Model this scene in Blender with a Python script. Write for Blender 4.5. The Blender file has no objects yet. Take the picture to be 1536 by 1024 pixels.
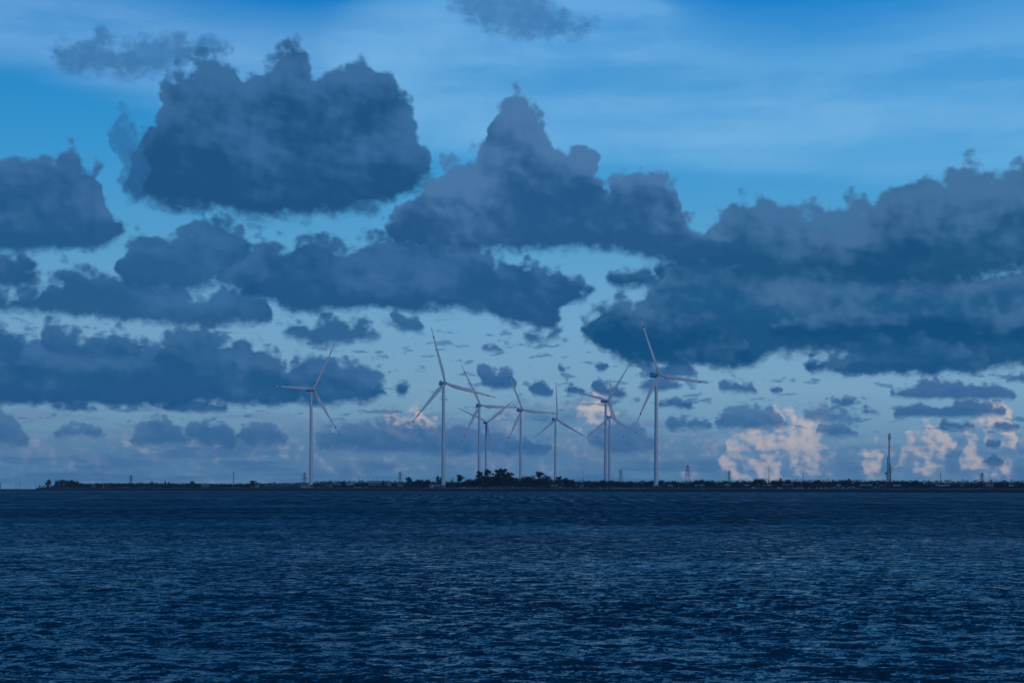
import bpy, math, random
import numpy as np
from mathutils import Matrix, Vector

R = math.radians
scene = bpy.context.scene
COL = scene.collection

# ------------------------------------------------------------------ camera
EYE = 1.6                       # metres above the water
cam_data = bpy.data.cameras.new('camera')
cam_data.lens = 50.0
cam_data.sensor_width = 36.0
cam_data.shift_y = 0.1443       # level camera, rising front
cam_data.clip_start = 0.5
cam_data.clip_end = 200000.0
camera = bpy.data.objects.new('camera', cam_data)
camera.location = (0, 0, EYE)
camera.rotation_euler = (R(90), R(-0.0974), 0)
COL.objects.link(camera)
scene.camera = camera

# ------------------------------------------------------------------ exposure
vs = scene.view_settings
vs.view_transform = 'Standard'
vs.look = 'None'
vs.exposure = 0.0
vs.gamma = 1.0
scene.cycles.max_bounces = 6
scene.cycles.diffuse_bounces = 2
scene.cycles.glossy_bounces = 3
scene.cycles.transparent_max_bounces = 4
scene.cycles.caustics_reflective = False
scene.cycles.caustics_refractive = False

# ------------------------------------------------------------------ sun: low, behind the camera and to the right, dimmed by cloud
SUN_EL, SUN_AZ = 5.0, 142.0     # degrees; azimuth clockwise from the view direction
sun_data = bpy.data.lights.new('sun', 'SUN')
sun_data.energy = 0.42
sun_data.angle = R(6)
sun_data.color = (1.0, 0.97, 0.95)
sun = bpy.data.objects.new('sun', sun_data)
d = Vector((math.sin(R(SUN_AZ)) * math.cos(R(SUN_EL)), math.cos(R(SUN_AZ)) * math.cos(R(SUN_EL)), math.sin(R(SUN_EL))))
sun.rotation_euler = d.to_track_quat('Z', 'Y').to_euler()
sun.location = d * 3000
COL.objects.link(sun)


def lin(c):
    """sRGB 0-255 to linear"""
    out = []
    for v in c:
        v = v / 255.0
        out.append(v / 12.92 if v <= 0.04045 else ((v + 0.055) / 1.055) ** 2.4)
    return tuple(out)

# ------------------------------------------------------------------ sky: Nishita sky with banks of cumulus, each bank a top and a base
# profile (azimuth, elevation) broken up by turbulence; the same from everywhere
A0, A1, E0, E1 = -26.0, 26.0, -1.0, 24.0
CLOUDS = [
  dict(name='veil', cls='veil', lit=0, top_col=(122, 178, 228), base_col=(112, 172, 226), soft_t=1.612, soft_b=1.209, op=0.8, warp=1.612, bill=0.000,
    top=[(0.0479, 0.7921), (0.1193, 0.7925), (0.1609, 0.7741), (0.2133, 0.7557), (0.2621, 0.7393), (0.3218, 0.7367), (0.3725, 0.7556), (0.434, 0.7688), (0.5165, 0.5866)],
    base=[(0.0479, 0.6755), (0.1193, 0.6802), (0.1751, 0.666), (0.2278, 0.648), (0.2769, 0.6394), (0.3521, 0.676), (0.3929, 0.6886), (0.434, 0.7201), (0.5165, 0.8984)]),
  dict(name='veil2', cls='veil', lit=0, top_col=(112, 178, 230), base_col=(122, 184, 230), soft_t=2.955, soft_b=1.074, op=0.78, warp=1.880, bill=0.000,
    top=[(0.3118, 0.5381), (0.3929, 0.7667), (0.434, 0.7977), (0.4959, 0.8563), (0.5681, 0.8551), (0.6091, 0.8246), (0.6499, 0.7354), (0.7201, 0.7045), (0.7935, 0.7187), (0.8549, 0.7361), (0.9538, 0.7411)],
    base=[(0.3118, 0.8495), (0.3929, 0.639), (0.434, 0.5855), (0.4959, 0.5765), (0.5681, 0.5656), (0.6296, 0.5521), (0.7201, 0.5369), (0.7935, 0.5226), (0.8549, 0.5267), (0.9538, 0.5204)]),
  dict(name='far_haze_cumulus', cls='small', lit=0.38, top_col=(146, 166, 190), base_col=(78, 128, 170), soft_t=0.430, soft_b=0.376, op=0.88, warp=0.430, bill=0.215,
    top=[(0.0464, 0.1307), (0.1219, 0.1473), (0.1277, 0.1505), (0.1296, 0.1489), (0.1451, 0.1178), (0.1471, 0.1158), (0.1645, 0.1333), (0.1916, 0.1237), (0.3214, 0.1287), (0.3447, 0.1653), (0.3466, 0.1667), (0.3485, 0.165), (0.3601, 0.139), (0.3621, 0.1357), (0.3911, 0.1397), (0.3931, 0.1421), (0.3989, 0.1603), (0.4008, 0.165), (0.4124, 0.1693), (0.4338, 0.1463), (0.4647, 0.1412), (0.4957, 0.1774), (0.517, 0.183), (0.5403, 0.1738), (0.5422, 0.1741), (0.5539, 0.1935), (0.5693, 0.2015), (0.5713, 0.2002), (0.5848, 0.1707), (0.6042, 0.1411), (0.6507, 0.1246), (0.7689, 0.1098), (0.8405, 0.1367), (0.9548, 0.1239)],
    base=[(0.0464, 0.0569), (0.9548, 0.059)]),
  dict(name='horizon_bars', cls='bars', lit=0, top_col=(110, 142, 176), base_col=(70, 118, 164), soft_t=0.376, soft_b=0.376, op=0.6, warp=0.269, bill=0.134,
    top=[(0.0376, 0.1159), (0.9544, 0.0985)],
    base=[(0.0376, 0.0421), (0.9544, 0.0452)]),
  dict(name='horizon_layers', cls='bars', lit=0, top_col=(112, 144, 182), base_col=(66, 116, 164), soft_t=0.322, soft_b=0.322, op=0.62, warp=0.269, bill=0.134,
    top=[(0.0376, 0.17), (0.5154, 0.1596), (0.6703, 0.1396), (0.7607, 0.1199), (0.9544, 0.1238)],
    base=[(0.0376, 0.05), (0.9544, 0.0531)]),
  dict(name='bright_towers', cls='small', lit=0.72, top_col=(208, 198, 196), base_col=(108, 150, 188), soft_t=0.403, soft_b=0.806, op=0.8, warp=0.376, bill=0.188,
    top=[(0.3955, 0.103), (0.3974, 0.1146), (0.3993, 0.133), (0.4013, 0.1437), (0.4071, 0.1564), (0.4168, 0.1679), (0.4206, 0.1687), (0.4323, 0.1624), (0.4361, 0.157), (0.4419, 0.1445), (0.4439, 0.1341), (0.4458, 0.1152), (0.4478, 0.1025), (0.4497, 0.1001), (0.5427, 0.1118), (0.5446, 0.1137), (0.5465, 0.125), (0.5485, 0.1463), (0.5504, 0.1609), (0.5562, 0.1788), (0.5601, 0.1863), (0.5678, 0.195), (0.5737, 0.1929), (0.5756, 0.19), (0.5775, 0.1836), (0.5814, 0.1654), (0.5833, 0.15), (0.5853, 0.1284), (0.5872, 0.1152), (0.5892, 0.1114), (0.655, 0.0461), (0.657, 0.0489), (0.6589, 0.0659), (0.6608, 0.0912), (0.6628, 0.1108), (0.6647, 0.1225), (0.6666, 0.1277), (0.6763, 0.1406), (0.686, 0.147), (0.6899, 0.1457), (0.6938, 0.1419), (0.6957, 0.1428), (0.7034, 0.164), (0.7073, 0.1709), (0.7093, 0.1706), (0.7209, 0.1517), (0.7228, 0.1508), (0.7286, 0.1627), (0.7344, 0.168), (0.7364, 0.1685), (0.7383, 0.1655), (0.7402, 0.1585), (0.7422, 0.1496), (0.7441, 0.1321), (0.7461, 0.0964), (0.748, 0.063), (0.7499, 0.0504), (0.7596, 0.0412), (0.7616, 0.041), (0.7635, 0.0497), (0.7654, 0.0693), (0.7674, 0.0855), (0.7693, 0.0948), (0.7712, 0.1), (0.7751, 0.106), (0.777, 0.1045), (0.779, 0.0972), (0.7809, 0.0828), (0.7829, 0.0605), (0.7848, 0.0472), (0.7867, 0.0579), (0.7887, 0.0778), (0.7906, 0.0915), (0.7925, 0.1014), (0.7945, 0.1092), (0.8022, 0.1301), (0.8119, 0.1436), (0.8138, 0.1445), (0.8274, 0.131), (0.8293, 0.127), (0.8313, 0.1181), (0.8352, 0.0833)],
    base=[(0.3955, 0.1712), (0.3974, 0.1597), (0.3993, 0.1419), (0.4013, 0.1325), (0.4129, 0.1175), (0.4323, 0.1109), (0.4342, 0.1119), (0.4419, 0.1275), (0.4439, 0.1378), (0.4458, 0.1568), (0.4478, 0.1699), (0.4497, 0.1728), (0.5427, 0.1846), (0.5446, 0.1832), (0.5465, 0.1724), (0.5485, 0.1522), (0.5504, 0.14), (0.562, 0.1262), (0.5659, 0.1277), (0.5795, 0.1418), (0.5814, 0.1448), (0.5833, 0.155), (0.5853, 0.1735), (0.5872, 0.1838), (0.5892, 0.184), (0.655, 0.1179), (0.657, 0.1118), (0.6608, 0.0759), (0.6628, 0.0689), (0.6744, 0.0582), (0.7112, 0.0579), (0.7422, 0.0743), (0.7441, 0.0774), (0.7461, 0.0908), (0.748, 0.1108), (0.7499, 0.1192), (0.7596, 0.1122), (0.7616, 0.1092), (0.7635, 0.0985), (0.7654, 0.0806), (0.7674, 0.0704), (0.7732, 0.065), (0.7751, 0.0658), (0.779, 0.0725), (0.7809, 0.082), (0.7829, 0.0987), (0.7848, 0.1024), (0.7887, 0.068), (0.7906, 0.063), (0.8022, 0.06), (0.8177, 0.0771), (0.8293, 0.1019), (0.8313, 0.1092), (0.8352, 0.1419)]),
  dict(name='bright_towers', cls='small', lit=0.72, top_col=(208, 198, 196), base_col=(108, 150, 188), soft_t=0.403, soft_b=0.806, op=0.8, warp=0.376, bill=0.188,
    top=[(0.8328, 0.0484), (0.8347, 0.0615), (0.8367, 0.0842), (0.8386, 0.1027), (0.8406, 0.1167), (0.8425, 0.1278), (0.8502, 0.1563), (0.858, 0.1752), (0.8599, 0.1785), (0.8677, 0.182), (0.8696, 0.1808), (0.8715, 0.1771), (0.8735, 0.1638), (0.8754, 0.136), (0.8774, 0.1038), (0.8793, 0.0747), (0.8812, 0.0592)],
    base=[(0.8328, 0.1133), (0.8347, 0.1009), (0.8367, 0.0827), (0.8386, 0.0737), (0.8502, 0.0613), (0.8638, 0.0675), (0.8754, 0.0826), (0.8774, 0.0909), (0.8793, 0.1086), (0.8812, 0.1219)]),
  dict(name='horizon_scraps', cls='scrap', lit=0, top_col=(70, 120, 166), base_col=(60, 110, 158), soft_t=0.322, soft_b=0.322, op=0.72, warp=0.269, bill=0.134,
    top=[(0.0376, 0.2972), (0.3862, 0.313), (0.5283, 0.2923), (0.5412, 0.2885), (0.5541, 0.278), (0.567, 0.2647), (0.5799, 0.2576), (0.7091, 0.2421), (0.7736, 0.23), (0.9544, 0.2203)],
    base=[(0.0376, 0.1307), (0.4637, 0.1527), (0.9544, 0.1194)]),
  dict(name='low_left_cumulus', cls='small', lit=0, top_col=(72, 116, 161), base_col=(48, 103, 152), soft_t=0.242, soft_b=0.322, op=0.88, warp=0.295, bill=0.148,
    top=[(0.0887, 0.0983), (0.0907, 0.1157), (0.0926, 0.1401), (0.0945, 0.1504), (0.1158, 0.158), (0.1255, 0.1552), (0.1371, 0.1299), (0.1391, 0.1247), (0.141, 0.1166), (0.1449, 0.0859), (0.1468, 0.0826), (0.1507, 0.0868), (0.1526, 0.0935), (0.1565, 0.1247), (0.1585, 0.1304), (0.1623, 0.1352), (0.1856, 0.1363), (0.1894, 0.1329), (0.1914, 0.1294), (0.1933, 0.1179), (0.1953, 0.1003), (0.1972, 0.0906), (0.203, 0.0825), (0.2049, 0.0823), (0.2069, 0.092), (0.2088, 0.1099), (0.2108, 0.1214), (0.2146, 0.1329), (0.2243, 0.1492), (0.234, 0.1528), (0.2379, 0.1486), (0.2553, 0.1168), (0.2572, 0.1058), (0.2592, 0.0887), (0.2611, 0.0807), (0.2824, 0.0882), (0.2844, 0.0915), (0.2863, 0.1047), (0.2882, 0.1234), (0.2902, 0.1331), (0.296, 0.1428), (0.3076, 0.1482), (0.3192, 0.1384), (0.327, 0.1261), (0.3289, 0.1172), (0.3309, 0.0995), (0.3328, 0.0868), (0.3347, 0.0839), (0.3425, 0.0835), (0.3444, 0.0901), (0.3463, 0.1091), (0.3483, 0.126), (0.3502, 0.1317), (0.3773, 0.1476), (0.5284, 0.1121), (0.5304, 0.1094), (0.5323, 0.0976), (0.5342, 0.0799), (0.5362, 0.0723), (0.5517, 0.0812), (0.5536, 0.0836), (0.5555, 0.0941), (0.5575, 0.1151), (0.5594, 0.1294), (0.5614, 0.1336), (0.5769, 0.1495), (0.5807, 0.1498), (0.6001, 0.1368), (0.6117, 0.1218), (0.6137, 0.1137), (0.6156, 0.0962), (0.6175, 0.0832), (0.6195, 0.0814), (0.6505, 0.1085), (0.6524, 0.1124), (0.6543, 0.1259), (0.6563, 0.1455), (0.6582, 0.1563), (0.664, 0.1674), (0.6853, 0.1749), (0.7066, 0.1607), (0.7086, 0.1564), (0.7105, 0.1456), (0.7124, 0.1272), (0.7144, 0.1168), (0.7163, 0.1235), (0.7183, 0.1419), (0.7202, 0.1579), (0.7221, 0.1639), (0.7279, 0.1705), (0.7357, 0.1731), (0.7492, 0.166), (0.7667, 0.1528), (0.7686, 0.1499), (0.7706, 0.1388), (0.7725, 0.1226)],
    base=[(0.0887, 0.1593), (0.0907, 0.142), (0.0926, 0.1179), (0.0945, 0.1082), (0.1391, 0.1112), (0.141, 0.1147), (0.143, 0.128), (0.1449, 0.1442), (0.1468, 0.1511), (0.1507, 0.1555), (0.1526, 0.1525), (0.1565, 0.1257), (0.1585, 0.1225), (0.1894, 0.1248), (0.1914, 0.1268), (0.1933, 0.1371), (0.1953, 0.1528), (0.1972, 0.1589), (0.203, 0.1527), (0.2049, 0.1485), (0.2069, 0.1359), (0.2088, 0.119), (0.2108, 0.1118), (0.2534, 0.1118), (0.2553, 0.1135), (0.2572, 0.1234), (0.2592, 0.1405), (0.2611, 0.1496), (0.2824, 0.1596), (0.2844, 0.1578), (0.2863, 0.1458), (0.2882, 0.1285), (0.2902, 0.1211), (0.3134, 0.1145), (0.327, 0.1177), (0.3289, 0.1245), (0.3309, 0.1411), (0.3328, 0.1534), (0.3347, 0.1559), (0.3425, 0.1547), (0.3444, 0.1479), (0.3463, 0.1289), (0.3483, 0.113), (0.3502, 0.1088), (0.5284, 0.101), (0.5304, 0.1035), (0.5323, 0.1152), (0.5342, 0.1337), (0.5362, 0.1431), (0.5517, 0.1541), (0.5536, 0.1542), (0.5555, 0.1456), (0.5575, 0.1257), (0.5594, 0.1124), (0.5614, 0.1095), (0.5846, 0.1025), (0.6117, 0.1104), (0.6137, 0.1169), (0.6156, 0.1342), (0.6175, 0.149), (0.6195, 0.1537), (0.6505, 0.1806), (0.6524, 0.1799), (0.6543, 0.1687), (0.6563, 0.1508), (0.6582, 0.1427), (0.7086, 0.1398), (0.7105, 0.1455), (0.7144, 0.1806), (0.7163, 0.1849), (0.7183, 0.1734), (0.7202, 0.1597), (0.7221, 0.1553), (0.7667, 0.1489), (0.7686, 0.1508), (0.7706, 0.1613), (0.7725, 0.1773)]),
  dict(name='low_left_cumulus', cls='small', lit=0, top_col=(72, 116, 161), base_col=(48, 103, 152), soft_t=0.242, soft_b=0.322, op=0.88, warp=0.295, bill=0.148,
    top=[(0.2467, 0.095), (0.2487, 0.1069), (0.2506, 0.1252), (0.2526, 0.1352), (0.2584, 0.1455), (0.2719, 0.1476), (0.2835, 0.1379), (0.2855, 0.1337), (0.2874, 0.1278), (0.2894, 0.1194), (0.2913, 0.1029), (0.2932, 0.0847), (0.2952, 0.0778), (0.6109, 0.1091), (0.6128, 0.1107), (0.6148, 0.1207), (0.6167, 0.1397), (0.6187, 0.1511), (0.6264, 0.1587), (0.6458, 0.154), (0.6535, 0.1462), (0.6555, 0.1385), (0.6574, 0.1216), (0.6593, 0.1089), (0.6613, 0.106), (0.7233, 0.1007), (0.7252, 0.102), (0.7271, 0.1114), (0.7291, 0.1292), (0.731, 0.1396), (0.7387, 0.1473), (0.7542, 0.1469), (0.762, 0.1413), (0.7639, 0.1373), (0.7659, 0.124), (0.7678, 0.1069)],
    base=[(0.2467, 0.1615), (0.2487, 0.1496), (0.2506, 0.1318), (0.2526, 0.1231), (0.2661, 0.1093), (0.2874, 0.1086), (0.2894, 0.1112), (0.2913, 0.1239), (0.2932, 0.1412), (0.2952, 0.1482), (0.6109, 0.1816), (0.6128, 0.1804), (0.6148, 0.1707), (0.6167, 0.1522), (0.6187, 0.1417), (0.6516, 0.1395), (0.6535, 0.1403), (0.6555, 0.1468), (0.6574, 0.163), (0.6593, 0.1753), (0.6613, 0.1779), (0.7233, 0.1721), (0.7252, 0.1706), (0.7271, 0.1609), (0.7291, 0.1433), (0.731, 0.1336), (0.7484, 0.1278), (0.762, 0.1307), (0.7639, 0.1336), (0.7659, 0.1461), (0.7678, 0.163)]),
  dict(name='low_right_bars', cls='small', lit=0, top_col=(58, 104, 155), base_col=(38, 93, 144), soft_t=0.188, soft_b=0.215, op=0.93, warp=0.215, bill=0.107,
    top=[(0.1482, 0.132), (0.1501, 0.1435), (0.152, 0.1601), (0.154, 0.1675), (0.1656, 0.1733), (0.1869, 0.1679), (0.1888, 0.1645), (0.1908, 0.152), (0.1927, 0.1361), (0.1947, 0.1302), (0.2276, 0.1324), (0.2295, 0.1359), (0.2315, 0.1497), (0.2334, 0.1662), (0.2353, 0.1728), (0.2566, 0.1809), (0.2818, 0.1691), (0.2838, 0.1642), (0.2876, 0.1349), (0.2896, 0.1308), (0.4658, 0.1896), (0.4678, 0.192), (0.4697, 0.2041), (0.4717, 0.2247), (0.4736, 0.2375), (0.4755, 0.2418), (0.4775, 0.2425), (0.4813, 0.2385), (0.4852, 0.2294), (0.4872, 0.2286), (0.493, 0.2331), (0.4988, 0.2313), (0.5007, 0.2281), (0.5026, 0.2223), (0.5046, 0.2141), (0.5065, 0.1982), (0.5085, 0.1778), (0.5104, 0.1717), (0.5123, 0.1857), (0.5143, 0.2027), (0.5162, 0.2119), (0.5181, 0.2155), (0.522, 0.2169), (0.524, 0.2159), (0.5278, 0.2065), (0.5317, 0.2003), (0.5336, 0.1922), (0.5356, 0.1756), (0.5375, 0.1694), (0.5414, 0.1988), (0.5433, 0.2047), (0.5472, 0.2079), (0.5549, 0.2025), (0.5569, 0.1968), (0.5608, 0.167), (0.5627, 0.1638), (0.5917, 0.1851), (0.5937, 0.1922), (0.5956, 0.2095), (0.5976, 0.2248), (0.5995, 0.2309), (0.6034, 0.237), (0.6208, 0.2442), (0.6344, 0.2408), (0.6421, 0.2332), (0.644, 0.2297), (0.646, 0.218), (0.6479, 0.1984), (0.6499, 0.184), (0.6518, 0.1765), (0.6537, 0.1786), (0.6557, 0.1938), (0.6576, 0.2059), (0.6595, 0.2099), (0.6654, 0.2156), (0.677, 0.2137), (0.6867, 0.2034), (0.6886, 0.1959), (0.6905, 0.1797), (0.6925, 0.1718), (0.6944, 0.1846), (0.6963, 0.1991), (0.6983, 0.2038), (0.7022, 0.2045), (0.706, 0.2), (0.708, 0.1909), (0.7099, 0.1738), (0.7118, 0.1625), (0.7138, 0.1595), (0.7351, 0.1473), (0.737, 0.1506), (0.7409, 0.1797), (0.7428, 0.1852), (0.7467, 0.1881), (0.7603, 0.1802), (0.7622, 0.176), (0.7661, 0.1483), (0.768, 0.1446), (0.7777, 0.1531), (0.7796, 0.1578), (0.7816, 0.172), (0.7835, 0.1884), (0.7855, 0.1946), (0.799, 0.1995), (0.8029, 0.2046), (0.8068, 0.2112), (0.8358, 0.2083), (0.8378, 0.2065), (0.8416, 0.2), (0.8532, 0.2029), (0.8746, 0.1881), (0.8765, 0.1849), (0.8784, 0.1727), (0.8804, 0.1565)],
    base=[(0.1482, 0.1967), (0.1501, 0.1853), (0.152, 0.1691), (0.154, 0.1624), (0.1869, 0.1621), (0.1888, 0.1648), (0.1908, 0.177), (0.1927, 0.1929), (0.1947, 0.1992), (0.2276, 0.2027), (0.2295, 0.1996), (0.2315, 0.1861), (0.2334, 0.1703), (0.2353, 0.1649), (0.2818, 0.1633), (0.2838, 0.1671), (0.2876, 0.1964), (0.2896, 0.2017), (0.4658, 0.262), (0.4678, 0.2608), (0.4697, 0.2497), (0.4717, 0.2298), (0.4736, 0.2179), (0.4813, 0.2052), (0.4852, 0.2028), (0.5026, 0.2036), (0.5046, 0.2057), (0.5065, 0.2165), (0.5085, 0.231), (0.5104, 0.2284), (0.5123, 0.2105), (0.5143, 0.1974), (0.5162, 0.1941), (0.5298, 0.1922), (0.5317, 0.1932), (0.5336, 0.2002), (0.5356, 0.2169), (0.5375, 0.2252), (0.5395, 0.2131), (0.5414, 0.1993), (0.5433, 0.1951), (0.5549, 0.1949), (0.5569, 0.1996), (0.5608, 0.2303), (0.5627, 0.2359), (0.5917, 0.2565), (0.5937, 0.2517), (0.5956, 0.2361), (0.5976, 0.223), (0.5995, 0.2201), (0.6421, 0.2249), (0.644, 0.2266), (0.646, 0.2362), (0.6479, 0.2508), (0.6499, 0.2536), (0.6518, 0.2465), (0.6537, 0.2325), (0.6557, 0.2127), (0.6576, 0.201), (0.6595, 0.1986), (0.6867, 0.1969), (0.6886, 0.2028), (0.6905, 0.2183), (0.6925, 0.2263), (0.6963, 0.2001), (0.6983, 0.1962), (0.7041, 0.1958), (0.706, 0.1969), (0.708, 0.2045), (0.7099, 0.2204), (0.7118, 0.2301), (0.7138, 0.2308), (0.7351, 0.2179), (0.737, 0.2126), (0.7409, 0.183), (0.7428, 0.1786), (0.7603, 0.1766), (0.7622, 0.1794), (0.7641, 0.1921), (0.7661, 0.2078), (0.768, 0.2144), (0.7777, 0.2234), (0.7796, 0.2219), (0.7816, 0.2097), (0.7835, 0.1938), (0.7855, 0.1877), (0.8746, 0.1813), (0.8765, 0.1838), (0.8784, 0.1954), (0.8804, 0.2112)]),
  dict(name='low_right_bars', cls='small', lit=0, top_col=(58, 104, 155), base_col=(38, 93, 144), soft_t=0.188, soft_b=0.215, op=0.93, warp=0.215, bill=0.107,
    top=[(0.5274, 0.1985), (0.5293, 0.2098), (0.5312, 0.2275), (0.5332, 0.2371), (0.5351, 0.2401), (0.5371, 0.2402), (0.539, 0.2374), (0.5409, 0.2284), (0.5429, 0.2102), (0.5448, 0.1961), (0.5467, 0.1906), (0.5545, 0.1774), (0.5564, 0.1771), (0.5584, 0.188), (0.5603, 0.2061), (0.5622, 0.2165), (0.5642, 0.2198), (0.5661, 0.2183), (0.57, 0.211), (0.5874, 0.1985), (0.5894, 0.1959), (0.5932, 0.1752), (0.5952, 0.184), (0.5971, 0.2007), (0.599, 0.2081), (0.6048, 0.2167), (0.6087, 0.2185), (0.632, 0.2109), (0.6339, 0.2054), (0.6378, 0.176), (0.6397, 0.1718), (0.7598, 0.1296), (0.7617, 0.1342), (0.7656, 0.1633), (0.7676, 0.1678), (0.7734, 0.1707), (0.7792, 0.1664), (0.7811, 0.1631), (0.7831, 0.1519), (0.785, 0.1356), (0.7869, 0.1287), (0.8586, 0.1727), (0.8605, 0.1754), (0.8625, 0.1861), (0.8644, 0.2033), (0.8663, 0.2128), (0.8702, 0.2177), (0.9245, 0.2137), (0.9264, 0.21), (0.9303, 0.1801)],
    base=[(0.5274, 0.2667), (0.5293, 0.2555), (0.5312, 0.2385), (0.5332, 0.2304), (0.5371, 0.2289), (0.539, 0.2302), (0.5409, 0.2376), (0.5429, 0.2537), (0.5448, 0.2636), (0.5467, 0.263), (0.5545, 0.2498), (0.5564, 0.244), (0.5584, 0.2294), (0.5603, 0.2113), (0.5622, 0.2032), (0.5758, 0.1904), (0.5874, 0.1913), (0.5894, 0.193), (0.5913, 0.2029), (0.5932, 0.2188), (0.5952, 0.2179), (0.5971, 0.2055), (0.599, 0.201), (0.632, 0.207), (0.6339, 0.2123), (0.6358, 0.2275), (0.6378, 0.2407), (0.6397, 0.2436), (0.7598, 0.1996), (0.7617, 0.1938), (0.7637, 0.178), (0.7656, 0.1645), (0.7676, 0.1608), (0.7792, 0.1598), (0.7811, 0.1616), (0.7831, 0.1718), (0.785, 0.1885), (0.7869, 0.1971), (0.8586, 0.2415), (0.8605, 0.241), (0.8625, 0.2321), (0.8644, 0.2161), (0.8663, 0.208), (0.9245, 0.2041), (0.9264, 0.2079), (0.9303, 0.2375)]),
  dict(name='low_right_bars', cls='small', lit=0, top_col=(58, 104, 155), base_col=(38, 93, 144), soft_t=0.188, soft_b=0.215, op=0.93, warp=0.215, bill=0.107,
    top=[(0.5583, 0.2022), (0.5602, 0.2136), (0.5622, 0.2314), (0.5641, 0.2407), (0.5661, 0.2437), (0.568, 0.2449), (0.5719, 0.2418), (0.5738, 0.2373), (0.5757, 0.2241), (0.5777, 0.2058), (0.5796, 0.1959), (0.6067, 0.146), (0.6087, 0.147), (0.6106, 0.1597), (0.6125, 0.1752), (0.6145, 0.1815), (0.6222, 0.1886), (0.6338, 0.1832), (0.6377, 0.1793), (0.6397, 0.174), (0.6435, 0.1439)],
    base=[(0.5583, 0.2703), (0.5602, 0.2589), (0.5622, 0.2417), (0.5641, 0.2336), (0.5699, 0.232), (0.5719, 0.2325), (0.5738, 0.2353), (0.5757, 0.247), (0.5777, 0.2625), (0.5796, 0.2668), (0.6067, 0.218), (0.6087, 0.2109), (0.6125, 0.1793), (0.6145, 0.1744), (0.6377, 0.1732), (0.6397, 0.1769), (0.6435, 0.2056)]),
  dict(name='low_right_bars2', cls='small', lit=0, top_col=(60, 104, 153), base_col=(46, 98, 148), soft_t=0.161, soft_b=0.215, op=0.92, warp=0.215, bill=0.107,
    top=[(0.4685, 0.2324), (0.4704, 0.2436), (0.4724, 0.2607), (0.4743, 0.2689), (0.4821, 0.2733), (0.4917, 0.2697), (0.4937, 0.268), (0.4956, 0.2597), (0.4976, 0.2425), (0.4995, 0.2309), (0.5014, 0.2281), (0.7804, 0.1242), (0.7823, 0.1247), (0.7842, 0.1331), (0.7862, 0.1505), (0.7881, 0.1615), (0.7997, 0.1736), (0.8075, 0.1762), (0.8191, 0.1674), (0.8365, 0.1776), (0.852, 0.1764), (0.8637, 0.1687), (0.8675, 0.1619), (0.8695, 0.1516), (0.8714, 0.1344)],
    base=[(0.4685, 0.3005), (0.4704, 0.2893), (0.4724, 0.2725), (0.4743, 0.2647), (0.4917, 0.2626), (0.4937, 0.2639), (0.4956, 0.2717), (0.4976, 0.2884), (0.4995, 0.299), (0.5014, 0.3004), (0.7804, 0.1946), (0.7823, 0.1927), (0.7842, 0.1833), (0.7862, 0.1659), (0.7881, 0.1561), (0.8656, 0.1554), (0.8675, 0.1563), (0.8695, 0.1638), (0.8714, 0.1797)]),
  dict(name='low_right_bars2', cls='small', lit=0, top_col=(60, 104, 153), base_col=(46, 98, 148), soft_t=0.161, soft_b=0.215, op=0.92, warp=0.215, bill=0.107,
    top=[(0.8163, 0.1048), (0.8182, 0.1162), (0.8201, 0.133), (0.8221, 0.1412), (0.8279, 0.1471), (0.8492, 0.1406), (0.8511, 0.1372), (0.8531, 0.1249), (0.855, 0.1107), (0.8569, 0.1144), (0.8589, 0.1304), (0.8608, 0.1392), (0.8686, 0.1447), (0.8763, 0.1419), (0.8783, 0.1398), (0.8802, 0.1303), (0.8821, 0.1133)],
    base=[(0.8163, 0.1703), (0.8182, 0.159), (0.8201, 0.1428), (0.8221, 0.136), (0.8492, 0.1356), (0.8511, 0.1381), (0.8531, 0.1496), (0.855, 0.1633), (0.8569, 0.1591), (0.8589, 0.1431), (0.8608, 0.1352), (0.8763, 0.1337), (0.8783, 0.135), (0.8802, 0.1439), (0.8821, 0.1607)]),
  dict(name='low_right_bars2', cls='small', lit=0, top_col=(60, 104, 153), base_col=(46, 98, 148), soft_t=0.161, soft_b=0.215, op=0.92, warp=0.215, bill=0.107,
    top=[(0.8469, 0.0513), (0.8488, 0.0627), (0.8507, 0.0795), (0.8527, 0.0878), (0.8585, 0.0943), (0.8604, 0.0945), (0.8662, 0.0891), (0.8682, 0.0851), (0.8701, 0.0727), (0.872, 0.0563)],
    base=[(0.8469, 0.1163), (0.8488, 0.1049), (0.8507, 0.0886), (0.8527, 0.0815), (0.8604, 0.079), (0.8662, 0.0806), (0.8682, 0.0833), (0.8701, 0.0948), (0.872, 0.1108)]),
  dict(name='low_right_bars2', cls='small', lit=0, top_col=(60, 104, 153), base_col=(46, 98, 148), soft_t=0.161, soft_b=0.215, op=0.92, warp=0.215, bill=0.107,
    top=[(0.8487, 0.0773), (0.8507, 0.0889), (0.8526, 0.1056), (0.8545, 0.1134), (0.8584, 0.1153), (0.8623, 0.1128), (0.8642, 0.1099), (0.8662, 0.0993), (0.8681, 0.0828)],
    base=[(0.8487, 0.1422), (0.8507, 0.1307), (0.8526, 0.1144), (0.8545, 0.1075), (0.8623, 0.1064), (0.8642, 0.1082), (0.8662, 0.118), (0.8681, 0.1341)]),
  dict(name='low_left_bank', cls='mid', lit=0, top_col=(55, 106, 155), base_col=(19, 82, 132), soft_t=0.376, soft_b=0.322, op=0.95, warp=0.591, bill=0.295,
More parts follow.
